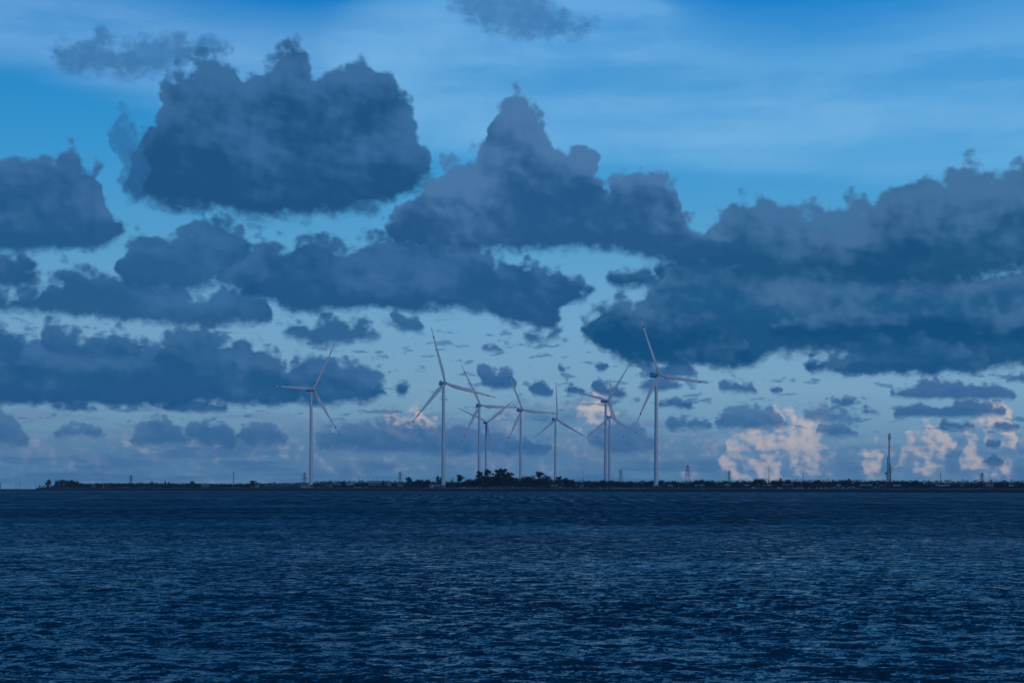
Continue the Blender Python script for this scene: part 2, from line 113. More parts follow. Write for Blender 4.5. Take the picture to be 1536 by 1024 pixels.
    top=[(0.0448, 0.2971), (0.0952, 0.2869), (0.1223, 0.2872), (0.1339, 0.2824), (0.1417, 0.2774), (0.161, 0.2803), (0.1881, 0.2681), (0.2153, 0.2715), (0.2269, 0.2681), (0.2308, 0.2703), (0.2385, 0.2839), (0.2463, 0.2919), (0.254, 0.2954), (0.2656, 0.2955), (0.285, 0.2819), (0.3082, 0.2676), (0.3199, 0.2548), (0.3237, 0.2477), (0.3276, 0.2361), (0.3315, 0.2213), (0.3354, 0.2008), (0.3392, 0.1736), (0.3431, 0.159), (0.347, 0.1573), (0.3973, 0.1661), (0.4012, 0.1678), (0.4051, 0.178), (0.409, 0.1998), (0.4128, 0.2131), (0.4167, 0.2113), (0.4206, 0.1968), (0.4245, 0.175)],
    base=[(0.0448, 0.1798), (0.161, 0.1721), (0.3276, 0.1791), (0.3315, 0.1807), (0.3354, 0.1901), (0.3392, 0.2119), (0.3431, 0.2264), (0.347, 0.2293), (0.3973, 0.2385), (0.4012, 0.2381), (0.4051, 0.2293), (0.409, 0.2087), (0.4128, 0.1954), (0.4167, 0.194), (0.4206, 0.2043), (0.4245, 0.2241)]),
  dict(name='low_left_bank', cls='mid', lit=0, top_col=(55, 106, 155), base_col=(19, 82, 132), soft_t=0.376, soft_b=0.322, op=0.95, warp=0.591, bill=0.295,
    top=[(0.3207, 0.1792), (0.3246, 0.2015), (0.3285, 0.2303), (0.3324, 0.2461), (0.3362, 0.254), (0.344, 0.2625), (0.3479, 0.2639), (0.3517, 0.2622), (0.3595, 0.2541), (0.3672, 0.2438), (0.3711, 0.2431), (0.3827, 0.2507), (0.3866, 0.25), (0.3905, 0.2454), (0.3944, 0.2371), (0.406, 0.2057), (0.4137, 0.1673)],
    base=[(0.3207, 0.2409), (0.3246, 0.2202), (0.3285, 0.1968), (0.3324, 0.1886), (0.3517, 0.1794), (0.4021, 0.1897), (0.406, 0.1939), (0.4098, 0.2098), (0.4137, 0.228)]),
  dict(name='low_left_lumps', cls='mid', lit=0, top_col=(57, 106, 151), base_col=(27, 88, 134), soft_t=0.376, soft_b=0.591, op=0.8, warp=0.483, bill=0.242,
    top=[(0.142, 0.1926), (0.1458, 0.2093), (0.1497, 0.2288), (0.1536, 0.2371), (0.1652, 0.2477), (0.1885, 0.2482), (0.2078, 0.2393), (0.2117, 0.2295), (0.2156, 0.2096), (0.2194, 0.2001), (0.2233, 0.2061), (0.2272, 0.2264), (0.2311, 0.2524), (0.2349, 0.2683), (0.2388, 0.2772), (0.2466, 0.2872), (0.2504, 0.2902), (0.2621, 0.2913), (0.2659, 0.2894), (0.2737, 0.2807), (0.2776, 0.2749), (0.2814, 0.2651), (0.2853, 0.2463), (0.2892, 0.2205)],
    base=[(0.142, 0.2534), (0.1458, 0.2373), (0.1497, 0.2195), (0.1536, 0.2136), (0.1768, 0.2061), (0.204, 0.2136), (0.2078, 0.2157), (0.2117, 0.2256), (0.2156, 0.2487), (0.2194, 0.266), (0.2233, 0.2697), (0.2272, 0.258), (0.2311, 0.2399), (0.2349, 0.2324), (0.2543, 0.2225), (0.2621, 0.2228), (0.2814, 0.2311), (0.2853, 0.2407), (0.2892, 0.2613)]),
  dict(name='low_left_lumps', cls='mid', lit=0, top_col=(57, 106, 151), base_col=(27, 88, 134), soft_t=0.376, soft_b=0.591, op=0.8, warp=0.483, bill=0.242,
    top=[(0.2842, 0.1878), (0.2881, 0.2053), (0.292, 0.2273), (0.2958, 0.2388), (0.2997, 0.2457), (0.3036, 0.2507), (0.3075, 0.2514), (0.3152, 0.2467), (0.3191, 0.2429), (0.3229, 0.2367), (0.3268, 0.2259), (0.3307, 0.2047), (0.3346, 0.1855)],
    base=[(0.2842, 0.251), (0.2881, 0.2343), (0.292, 0.2153), (0.2958, 0.2083), (0.3113, 0.2009), (0.3229, 0.2053), (0.3268, 0.211), (0.3346, 0.2466)]),
  dict(name='low_left_tops', cls='mid', lit=0, top_col=(47, 98, 147), base_col=(33, 90, 140), soft_t=0.269, soft_b=0.376, op=0.9, warp=0.483, bill=0.242,
    top=[(0.0448, 0.268), (0.1262, 0.2826), (0.13, 0.2811), (0.1339, 0.2717), (0.1378, 0.252), (0.1417, 0.2468), (0.1455, 0.2702), (0.1494, 0.2903), (0.1533, 0.2967), (0.161, 0.2987), (0.1649, 0.2976), (0.1843, 0.281), (0.1881, 0.2811), (0.2036, 0.2905), (0.2075, 0.2916), (0.2114, 0.2893), (0.2153, 0.2786), (0.223, 0.2338), (0.2269, 0.2278), (0.3121, 0.2547), (0.316, 0.2599), (0.3237, 0.2937), (0.3276, 0.3011), (0.347, 0.3113), (0.378, 0.3147), (0.3896, 0.3091), (0.3935, 0.305), (0.3973, 0.2987), (0.4012, 0.2849), (0.4051, 0.2647), (0.409, 0.2551), (0.4981, 0.2562), (0.5019, 0.2621), (0.5058, 0.2801), (0.5097, 0.2958), (0.5136, 0.3008), (0.5291, 0.3009), (0.5329, 0.2993), (0.5368, 0.2929), (0.5446, 0.2582), (0.5484, 0.2527), (0.7111, 0.2066), (0.715, 0.2115), (0.7189, 0.2285), (0.7228, 0.2428), (0.7266, 0.2468), (0.7344, 0.2473), (0.746, 0.2405), (0.7499, 0.2396), (0.7692, 0.2516), (0.8312, 0.2418), (0.8351, 0.2401), (0.839, 0.2322), (0.8429, 0.2131)],
    base=[(0.0448, 0.2435), (0.13, 0.246), (0.1339, 0.2494), (0.1417, 0.2787), (0.1455, 0.2696), (0.1494, 0.2589), (0.1649, 0.2482), (0.2114, 0.2533), (0.2153, 0.2567), (0.2191, 0.2705), (0.223, 0.2894), (0.2269, 0.2971), (0.3121, 0.3256), (0.316, 0.3227), (0.3237, 0.2928), (0.3276, 0.2875), (0.3702, 0.2749), (0.3935, 0.283), (0.3973, 0.2857), (0.4012, 0.2964), (0.4051, 0.3152), (0.409, 0.3247), (0.4981, 0.3277), (0.5019, 0.3221), (0.5058, 0.3044), (0.5097, 0.2892), (0.5136, 0.2845), (0.5213, 0.2811), (0.5291, 0.2818), (0.5329, 0.2837), (0.5368, 0.2893), (0.5446, 0.3211), (0.5484, 0.3245), (0.7111, 0.277), (0.715, 0.2701), (0.7189, 0.2518), (0.7228, 0.237), (0.7266, 0.2326), (0.7421, 0.2269), (0.8351, 0.2261), (0.839, 0.233), (0.8429, 0.2514)]),
  dict(name='low_left_tops', cls='mid', lit=0, top_col=(47, 98, 147), base_col=(33, 90, 140), soft_t=0.269, soft_b=0.376, op=0.9, warp=0.483, bill=0.242,
    top=[(0.398, 0.2806), (0.4019, 0.2977), (0.4057, 0.3173), (0.4096, 0.3207), (0.4135, 0.3153), (0.4174, 0.3131), (0.4251, 0.3142), (0.429, 0.3103), (0.4329, 0.298), (0.4367, 0.2775)],
    base=[(0.398, 0.3443), (0.4019, 0.3276), (0.4057, 0.3081), (0.4096, 0.3005), (0.4174, 0.2958), (0.4251, 0.2954), (0.429, 0.297), (0.4329, 0.3067), (0.4367, 0.3258)]),
  dict(name='left_mid_low', cls='mid', lit=0, top_col=(51, 104, 153), base_col=(29, 86, 134), soft_t=0.376, soft_b=0.376, op=0.94, warp=0.591, bill=0.295,
    top=[(0.0448, 0.336), (0.1068, 0.3433), (0.1184, 0.3424), (0.13, 0.3463), (0.1378, 0.3532), (0.1455, 0.3623), (0.1572, 0.3685), (0.161, 0.372), (0.1688, 0.3845), (0.1726, 0.3838), (0.1765, 0.3807), (0.1804, 0.3797), (0.1881, 0.3834), (0.192, 0.3838), (0.2036, 0.374), (0.2269, 0.3648), (0.2501, 0.3611), (0.254, 0.3585), (0.2617, 0.3497), (0.2656, 0.3475), (0.285, 0.3561), (0.2927, 0.3617), (0.2966, 0.3618), (0.3044, 0.3565), (0.3082, 0.3517), (0.3121, 0.3428), (0.316, 0.325), (0.3199, 0.3015)],
    base=[(0.0448, 0.2972), (0.1455, 0.3109), (0.2385, 0.297), (0.3082, 0.3049), (0.3121, 0.3092), (0.316, 0.3254), (0.3199, 0.3489)]),
  dict(name='right_low', cls='mid', lit=0, top_col=(59, 108, 153), base_col=(15, 80, 126), soft_t=0.483, soft_b=0.430, op=0.97, warp=0.645, bill=0.322,
    top=[(0.5465, 0.265), (0.5503, 0.2815), (0.5542, 0.3044), (0.5581, 0.319), (0.5619, 0.3268), (0.5813, 0.3426), (0.5929, 0.3462), (0.5968, 0.3514), (0.6046, 0.3786), (0.6084, 0.3874), (0.6162, 0.3995), (0.6239, 0.408), (0.6472, 0.4176), (0.8602, 0.3783), (0.8835, 0.3837), (0.9532, 0.3776)],
    base=[(0.5465, 0.3298), (0.5503, 0.3144), (0.5542, 0.2955), (0.5581, 0.2864), (0.5852, 0.2524), (0.6239, 0.2412), (0.6782, 0.2423), (0.682, 0.2433), (0.6859, 0.246), (0.6937, 0.2548), (0.6975, 0.2574), (0.7208, 0.2602), (0.8138, 0.2305), (0.8525, 0.2316), (0.9532, 0.2163)]),
  dict(name='right_low', cls='mid', lit=0, top_col=(59, 108, 153), base_col=(15, 80, 126), soft_t=0.483, soft_b=0.430, op=0.97, warp=0.645, bill=0.322,
    top=[(0.5629, 0.3494), (0.5668, 0.3644), (0.5707, 0.3822), (0.5746, 0.3897), (0.5978, 0.4), (0.6094, 0.4016), (0.6133, 0.3997), (0.6172, 0.3907), (0.621, 0.3708)],
    base=[(0.5629, 0.4136), (0.5668, 0.3985), (0.5707, 0.3804), (0.5746, 0.3723), (0.5823, 0.3658), (0.5862, 0.3657), (0.6133, 0.3809), (0.6172, 0.3884), (0.621, 0.4069)]),
  dict(name='right_lump_far', cls='mid', lit=0, top_col=(69, 112, 155), base_col=(27, 88, 134), soft_t=0.430, soft_b=0.591, op=0.85, warp=0.591, bill=0.295,
    top=[(0.6065, 0.3257), (0.6104, 0.3427), (0.6143, 0.3653), (0.6182, 0.3794), (0.622, 0.389), (0.6259, 0.3961), (0.6375, 0.4066), (0.6414, 0.408), (0.6608, 0.404), (0.7421, 0.3612), (0.746, 0.356), (0.7499, 0.3384), (0.7538, 0.3161), (0.7576, 0.3087), (0.7615, 0.3171), (0.7654, 0.3369), (0.7693, 0.3498), (0.7809, 0.3631), (0.7848, 0.3651), (0.8003, 0.3597), (0.808, 0.3606), (0.8235, 0.3676), (0.8312, 0.3676), (0.8545, 0.3599), (0.8816, 0.3708), (0.9552, 0.3678)],
    base=[(0.6065, 0.3895), (0.6104, 0.3737), (0.6143, 0.355), (0.6182, 0.3472), (0.6453, 0.3257), (0.6957, 0.3137), (0.7421, 0.3285), (0.746, 0.3328), (0.7499, 0.3492), (0.7538, 0.37), (0.7576, 0.3752), (0.7615, 0.365), (0.7654, 0.3451), (0.7693, 0.3338), (0.808, 0.3125), (0.9552, 0.3001)]),
  dict(name='right_lump_near', cls='mid', lit=0, top_col=(63, 110, 153), base_col=(11, 76, 122), soft_t=0.376, soft_b=0.483, op=0.85, warp=0.537, bill=0.269,
    top=[(0.5552, 0.2601), (0.5591, 0.2761), (0.563, 0.2978), (0.5668, 0.3113), (0.5707, 0.3193), (0.5746, 0.3239), (0.5862, 0.3312), (0.5978, 0.3331), (0.6056, 0.3306), (0.6172, 0.3227), (0.6211, 0.3219), (0.6327, 0.3253), (0.6366, 0.3246), (0.6559, 0.3098), (0.6753, 0.2868), (0.6792, 0.2807), (0.6831, 0.2692), (0.6869, 0.2513), (0.6908, 0.2516), (0.6947, 0.2755), (0.6985, 0.2949), (0.7024, 0.3015), (0.7179, 0.3149), (0.7489, 0.3231), (0.7799, 0.3127), (0.807, 0.3195), (0.8341, 0.3112), (0.8651, 0.3196), (0.9542, 0.3147)],
    base=[(0.5552, 0.325), (0.5591, 0.3097), (0.563, 0.2907), (0.5668, 0.2811), (0.5823, 0.2602), (0.6211, 0.2447), (0.6637, 0.2431), (0.6792, 0.2507), (0.6831, 0.2597), (0.6869, 0.2844), (0.6908, 0.3057), (0.6947, 0.3014), (0.6985, 0.2893), (0.7024, 0.2855), (0.9542, 0.266)]),
  dict(name='right_lump_base', cls='mid', lit=0, top_col=(55, 104, 149), base_col=(21, 84, 130), soft_t=0.322, soft_b=0.322, op=0.85, warp=0.483, bill=0.242,
    top=[(0.7175, 0.2038), (0.7214, 0.2191), (0.7253, 0.2376), (0.7292, 0.2464), (0.7408, 0.259), (0.764, 0.2709), (0.7912, 0.2736), (0.8376, 0.2567), (0.8531, 0.2436), (0.857, 0.2355), (0.8609, 0.2173)],
    base=[(0.7175, 0.2678), (0.7214, 0.253), (0.7253, 0.2367), (0.7292, 0.2313), (0.8338, 0.2237), (0.8531, 0.2285), (0.857, 0.2341), (0.8609, 0.2506)]),
  dict(name='centre_mid', cls='mid', lit=0, top_col=(55, 104, 153), base_col=(25, 82, 132), soft_t=0.376, soft_b=0.322, op=0.96, warp=0.591, bill=0.295,
    top=[(0.2678, 0.3359), (0.2717, 0.3531), (0.2756, 0.3769), (0.2795, 0.393), (0.2833, 0.404), (0.2911, 0.4194), (0.295, 0.4253), (0.2988, 0.4287), (0.3105, 0.4319), (0.3221, 0.4272), (0.3453, 0.4427), (0.3531, 0.4429), (0.3608, 0.4355), (0.3647, 0.4339), (0.4034, 0.4508), (0.4344, 0.4511), (0.477, 0.4229), (0.4809, 0.4186), (0.4887, 0.4017), (0.4925, 0.3988), (0.4964, 0.3994), (0.5003, 0.4016), (0.508, 0.4083), (0.5119, 0.408), (0.5158, 0.4054), (0.5235, 0.3978), (0.5313, 0.3973), (0.5351, 0.393), (0.5584, 0.3643), (0.5623, 0.3542), (0.5661, 0.3349)],
    base=[(0.2678, 0.3985), (0.2717, 0.3834), (0.2756, 0.3664), (0.2795, 0.3604), (0.2988, 0.352), (0.3337, 0.3275), (0.4615, 0.3315), (0.4848, 0.3254), (0.5042, 0.3065), (0.5197, 0.3003), (0.5235, 0.3001), (0.5274, 0.3022), (0.5313, 0.3064), (0.5351, 0.3145), (0.539, 0.328), (0.5429, 0.3375), (0.5584, 0.3491), (0.5623, 0.3588), (0.5661, 0.3779)]),
  dict(name='left_mid', cls='mid', lit=0, top_col=(53, 104, 153), base_col=(31, 88, 136), soft_t=0.322, soft_b=0.537, op=0.94, warp=0.591, bill=0.295,
    top=[(0.1948, 0.3506), (0.1987, 0.3717), (0.2026, 0.403), (0.2064, 0.4248), (0.2103, 0.4346), (0.2142, 0.4372), (0.2258, 0.433), (0.2374, 0.4342), (0.249, 0.4404), (0.2723, 0.4682), (0.2762, 0.4698), (0.28, 0.4666), (0.2917, 0.4543), (0.2955, 0.4449), (0.3033, 0.4056)],
    base=[(0.1948, 0.4105), (0.1987, 0.3926), (0.2026, 0.3715), (0.2064, 0.3623), (0.2142, 0.355), (0.2413, 0.3509), (0.2684, 0.3582), (0.2723, 0.3614), (0.28, 0.3735), (0.2839, 0.3824), (0.2917, 0.4047), (0.2955, 0.4175), (0.2994, 0.4377), (0.3033, 0.4595)]),
  dict(name='right_upper', cls='big', lit=0, top_col=(65, 112, 157), base_col=(27, 84, 128), soft_t=0.376, soft_b=0.591, op=0.96, warp=0.698, bill=0.349,
    top=[(0.6137, 0.3792), (0.6182, 0.3957), (0.6227, 0.4158), (0.6273, 0.4264), (0.6499, 0.4596), (0.6589, 0.4776), (0.6634, 0.4852), (0.6725, 0.4953), (0.677, 0.4985), (0.686, 0.5007), (0.6905, 0.4998), (0.7086, 0.4851), (0.7131, 0.4836), (0.7312, 0.4888), (0.7448, 0.4897), (0.7493, 0.4921), (0.7583, 0.4997), (0.7628, 0.4978), (0.7674, 0.4915), (0.7719, 0.4876), (0.7809, 0.4828), (0.799, 0.463), (0.808, 0.4506), (0.8126, 0.4411), (0.8171, 0.4177), (0.8216, 0.3891)],
    base=[(0.6137, 0.4421), (0.6227, 0.4099), (0.6273, 0.4044), (0.7222, 0.3728), (0.7719, 0.3685), (0.799, 0.3748), (0.808, 0.3807), (0.8126, 0.387), (0.8171, 0.4079), (0.8216, 0.4355)]),
  dict(name='right_upper_near', cls='big', lit=0, top_col=(67, 112, 157), base_col=(23, 80, 124), soft_t=0.376, soft_b=0.591, op=0.96, warp=0.752, bill=0.376,
    top=[(0.7096, 0.3825), (0.7141, 0.3993), (0.7186, 0.4197), (0.7231, 0.4305), (0.7322, 0.4429), (0.7503, 0.452), (0.7638, 0.466), (0.7683, 0.4729), (0.7729, 0.4827), (0.7774, 0.4954), (0.7819, 0.5101), (0.7864, 0.5207), (0.7909, 0.5263), (0.7955, 0.5291), (0.809, 0.5298), (0.818, 0.5274), (0.8226, 0.5293), (0.8316, 0.5359), (0.8497, 0.5397), (0.8542, 0.5353), (0.8587, 0.5291), (0.8632, 0.5253), (0.8678, 0.5249), (0.8723, 0.5284), (0.8813, 0.5388), (0.9084, 0.5418), (0.9536, 0.5212)],
    base=[(0.7096, 0.4443), (0.7141, 0.4281), (0.7186, 0.4099), (0.7231, 0.4024), (0.7774, 0.3663), (0.818, 0.3567), (0.8542, 0.365), (0.8813, 0.3795), (0.9536, 0.3822)]),
  dict(name='left_edge', cls='big', lit=0, top_col=(61, 108, 157), base_col=(31, 86, 134), soft_t=0.322, soft_b=0.376, op=0.97, warp=0.752, bill=0.376,
    top=[(0.0443, 0.5085), (0.0895, 0.5351), (0.1166, 0.5365), (0.1256, 0.5416), (0.1302, 0.5417), (0.1392, 0.5376), (0.1437, 0.5383), (0.1482, 0.5416), (0.1573, 0.5531), (0.1618, 0.5568), (0.1663, 0.5576), (0.1754, 0.5487), (0.1844, 0.5429), (0.1889, 0.5285), (0.1934, 0.5044), (0.198, 0.4821), (0.2025, 0.4709), (0.207, 0.463), (0.2115, 0.4453), (0.216, 0.4258)],
    base=[(0.0443, 0.392), (0.1799, 0.4092), (0.1934, 0.4207), (0.2025, 0.4321), (0.207, 0.4415), (0.216, 0.481)]),
  dict(name='left_edge', cls='big', lit=0, top_col=(61, 108, 157), base_col=(31, 86, 134), soft_t=0.322, soft_b=0.376, op=0.97, warp=0.752, bill=0.376,
    top=[(0.0443, 0.3901), (0.1256, 0.402), (0.1302, 0.4017), (0.1347, 0.3994), (0.1482, 0.3725), (0.1528, 0.3534)],
    base=[(0.0443, 0.338), (0.1211, 0.3507), (0.1302, 0.3544), (0.1347, 0.3577), (0.1392, 0.3627), (0.1437, 0.3702), (0.1482, 0.3853), (0.1528, 0.4028)]),
  dict(name='centre_peak', cls='big', lit=0, top_col=(73, 118, 165), base_col=(35, 86, 134), soft_t=0.322, soft_b=0.483, op=0.975, warp=0.752, bill=0.376,
    top=[(0.3934, 0.4168), (0.3979, 0.4328), (0.4024, 0.4525), (0.4069, 0.465), (0.4115, 0.4801), (0.416, 0.5015), (0.4205, 0.5202), (0.425, 0.5302), (0.4341, 0.543), (0.4431, 0.5588), (0.4476, 0.5638), (0.4657, 0.5729), (0.4702, 0.5822), (0.4747, 0.6062), (0.4793, 0.6349), (0.4838, 0.6531), (0.4883, 0.6593), (0.4973, 0.6626), (0.5109, 0.6611), (0.5154, 0.6582), (0.5199, 0.6526), (0.5245, 0.641), (0.5335, 0.6051), (0.538, 0.5991), (0.5425, 0.6005), (0.5471, 0.5984), (0.5516, 0.5926), (0.5561, 0.5821), (0.5606, 0.5621), (0.5651, 0.5371), (0.5697, 0.5271), (0.5787, 0.5454), (0.5877, 0.5456), (0.5923, 0.5479), (0.5968, 0.5523), (0.6013, 0.5546), (0.6103, 0.5474), (0.6194, 0.5464), (0.6239, 0.5335), (0.6284, 0.5051), (0.6329, 0.4809), (0.6375, 0.47), (0.651, 0.4597), (0.6601, 0.4475), (0.6691, 0.4311), (0.6736, 0.4152), (0.6781, 0.3928)],
    base=[(0.3934, 0.4798), (0.3979, 0.4648), (0.4024, 0.4481), (0.4069, 0.4417), (0.4386, 0.4288), (0.5199, 0.4255), (0.5516, 0.4302), (0.6465, 0.404), (0.6646, 0.4074), (0.6691, 0.4096), (0.6736, 0.4195), (0.6781, 0.4387)]),
  dict(name='upper_left', cls='big', lit=0, top_col=(57, 108, 157), base_col=(29, 80, 126), soft_t=0.349, soft_b=0.537, op=0.985, warp=0.806, bill=0.403,
    top=[(0.1972, 0.4804), (0.2017, 0.4996), (0.2062, 0.5284), (0.2107, 0.5514), (0.2243, 0.6061), (0.2288, 0.6273), (0.2333, 0.6507), (0.2378, 0.6692), (0.2424, 0.6815), (0.2469, 0.6893), (0.265, 0.7102), (0.2695, 0.7135), (0.2785, 0.7146), (0.283, 0.7111), (0.2876, 0.7024), (0.2921, 0.6872), (0.2966, 0.6763), (0.3011, 0.6839), (0.3056, 0.7004), (0.3102, 0.7131), (0.3147, 0.7209), (0.3282, 0.7398), (0.3328, 0.737), (0.3373, 0.7217), (0.3418, 0.6996), (0.3463, 0.6871), (0.3508, 0.6878), (0.3644, 0.7041), (0.3689, 0.7064), (0.378, 0.7065), (0.396, 0.6982), (0.4006, 0.6949), (0.4051, 0.6882), (0.4186, 0.6474), (0.4232, 0.628), (0.4277, 0.6053), (0.4322, 0.5846), (0.4367, 0.5668), (0.4458, 0.5242)],
    base=[(0.1972, 0.5399), (0.2017, 0.5242), (0.2062, 0.506), (0.2107, 0.4972), (0.2198, 0.4899), (0.2378, 0.4827), (0.3282, 0.4737), (0.387, 0.4887), (0.4051, 0.4985), (0.4096, 0.502), (0.4141, 0.5083), (0.4232, 0.525), (0.4322, 0.5373), (0.4367, 0.5449), (0.4412, 0.5616), (0.4458, 0.5802)]),
  dict(name='wisps', cls='wisp', lit=0, top_col=(52, 110, 165), base_col=(44, 101, 154), soft_t=0.591, soft_b=0.537, op=0.72, warp=1.074, bill=0.269,
    top=[(0.1513, 0.647), (0.1552, 0.6629), (0.159, 0.6847), (0.1629, 0.6991), (0.1668, 0.7081), (0.1784, 0.7241), (0.1823, 0.7278), (0.1862, 0.7268), (0.1939, 0.7147), (0.1978, 0.7098), (0.2017, 0.7073), (0.2055, 0.7088), (0.2171, 0.7189), (0.2326, 0.7261), (0.2636, 0.7242), (0.2714, 0.7208), (0.2753, 0.7165), (0.2791, 0.7033), (0.283, 0.6855)],
    base=[(0.1513, 0.7044), (0.159, 0.6767), (0.1629, 0.673), (0.1823, 0.6737), (0.2055, 0.6694), (0.221, 0.6731), (0.2288, 0.6791), (0.2443, 0.6956), (0.2598, 0.7043), (0.2714, 0.7059), (0.2753, 0.7078), (0.2791, 0.7191), (0.283, 0.7363)]),
  dict(name='wisps', cls='wisp', lit=0, top_col=(52, 110, 165), base_col=(44, 101, 154), soft_t=0.591, soft_b=0.537, op=0.72, warp=1.074, bill=0.269,
    top=[(0.1919, 0.5361), (0.1958, 0.5552), (0.1997, 0.5853), (0.2036, 0.6043), (0.2074, 0.6051), (0.2113, 0.5966), (0.2152, 0.5864), (0.2191, 0.5732), (0.2229, 0.5471), (0.2268, 0.513)],
    base=[(0.1919, 0.595), (0.1958, 0.5771), (0.1997, 0.5494), (0.2036, 0.5268), (0.2074, 0.5101), (0.2113, 0.4976), (0.2152, 0.4908), (0.2191, 0.495), (0.2229, 0.5159), (0.2268, 0.547)]),
  dict(name='top_wisp', cls='wisp', lit=0, top_col=(52, 110, 167), base_col=(54, 111, 166), soft_t=0.645, soft_b=0.591, op=0.72, warp=0.913, bill=0.215,
    top=[(0.4432, 0.7771), (0.4471, 0.794), (0.451, 0.8136), (0.4549, 0.8211), (0.4936, 0.8363), (0.513, 0.8291), (0.5168, 0.8247), (0.5207, 0.8165), (0.5285, 0.7964), (0.5362, 0.7805), (0.5401, 0.7743), (0.544, 0.7701), (0.5556, 0.7657), (0.5594, 0.762), (0.5633, 0.7487), (0.5672, 0.7328)],
    base=[(0.4432, 0.8343), (0.4471, 0.8177), (0.451, 0.7989), (0.4549, 0.7925), (0.4665, 0.7881), (0.4703, 0.7848), (0.4858, 0.7559), (0.4897, 0.7526), (0.513, 0.7494), (0.5556, 0.7568), (0.5594, 0.7598), (0.5633, 0.7725), (0.5672, 0.788)]),
]


STRENGTH = 0.1
world = bpy.data.worlds.new('World')
scene.world = world
world.use_nodes = True
world.cycles.sampling_method = 'MANUAL'
world.cycles.sample_map_resolution = 256
wt = world.node_tree
wt.nodes.clear()


class Net:
    """small helper to write node trees as expressions"""
    def __init__(self, tree):
        self.t = tree

    def node(self, kind, **kw):
        n = self.t.nodes.new(kind)
        for k, v in kw.items():
            setattr(n, k, v)
        return n

    def put(self, sock, v):
        if v is None:
            return
        if isinstance(v, bpy.types.NodeSocket):
            self.t.links.new(v, sock)
        else:
            if sock.type == 'RGBA' and len(v) == 3:
                v = (*v, 1.0)
            sock.default_value = v

    def math(self, op, a, b=None, c=None, clamp=False):
        n = self.node('ShaderNodeMath', operation=op, use_clamp=clamp)
        for i, v in enumerate((a, b, c)):
            self.put(n.inputs[i], v)
        return n.outputs[0]

    def mapr(self, v, a, b, c=0.0, d=1.0, smooth=True):
        n = self.node('ShaderNodeMapRange', interpolation_type='SMOOTHSTEP' if smooth else 'LINEAR')
        n.clamp = True
        for i, q in enumerate((v, a, b, c, d)):
            self.put(n.inputs[i], q)
        return n.outputs[0]

    def mix(self, f, a, b, blend='MIX'):
        n = self.node('ShaderNodeMix', data_type='RGBA', blend_type=blend)
        self.put(n.inputs[0], f)
        self.put(n.inputs[6], a)
        self.put(n.inputs[7], b)
        return n.outputs[2]

    def xyz(self, x, y, z):
        n = self.node('ShaderNodeCombineXYZ')
        for i, v in enumerate((x, y, z)):
            self.put(n.inputs[i], v)
        return n.outputs[0]

    def sep(self, v, color=False):
        n = self.node('ShaderNodeSeparateColor' if color else 'ShaderNodeSeparateXYZ')
        self.put(n.inputs[0], v)
        return n.outputs[0], n.outputs[1], n.outputs[2]

    def noise(self, vec, scale, detail, rough=0.55, dims='2D', dist=0.0):
        n = self.node('ShaderNodeTexNoise', noise_dimensions=dims)
        self.put(n.inputs['Vector'], vec)
        n.inputs['Scale'].default_value = scale
        n.inputs['Detail'].default_value = detail
        n.inputs['Roughness'].default_value = rough
        n.inputs['Distortion'].default_value = dist
        return n

    def voronoi(self, vec, scale, detail, rough=0.55, smooth=None):
        n = self.node('ShaderNodeTexVoronoi', voronoi_dimensions='2D', feature='F1' if smooth is None else 'SMOOTH_F1')
        self.put(n.inputs['Vector'], vec)
        n.inputs['Scale'].default_value = scale
        n.inputs['Detail'].default_value = detail
        n.inputs['Roughness'].default_value = rough
        if smooth is not None:
            n.inputs['Smoothness'].default_value = smooth
        return n.outputs['Distance']

    def curve(self, v, pts):
        n = self.node('ShaderNodeFloatCurve')
        cu = n.mapping.curves[0]
        while len(cu.points) < len(pts):
            cu.points.new(0.5, 0.5)
        for p, (x, y) in zip(cu.points, pts):
            p.location = (x, y)
            p.handle_type = 'AUTO_CLAMPED'
        n.mapping.update()
        n.inputs['Factor'].default_value = 1.0
        self.put(n.inputs['Value'], v)
        return n.outputs[0]


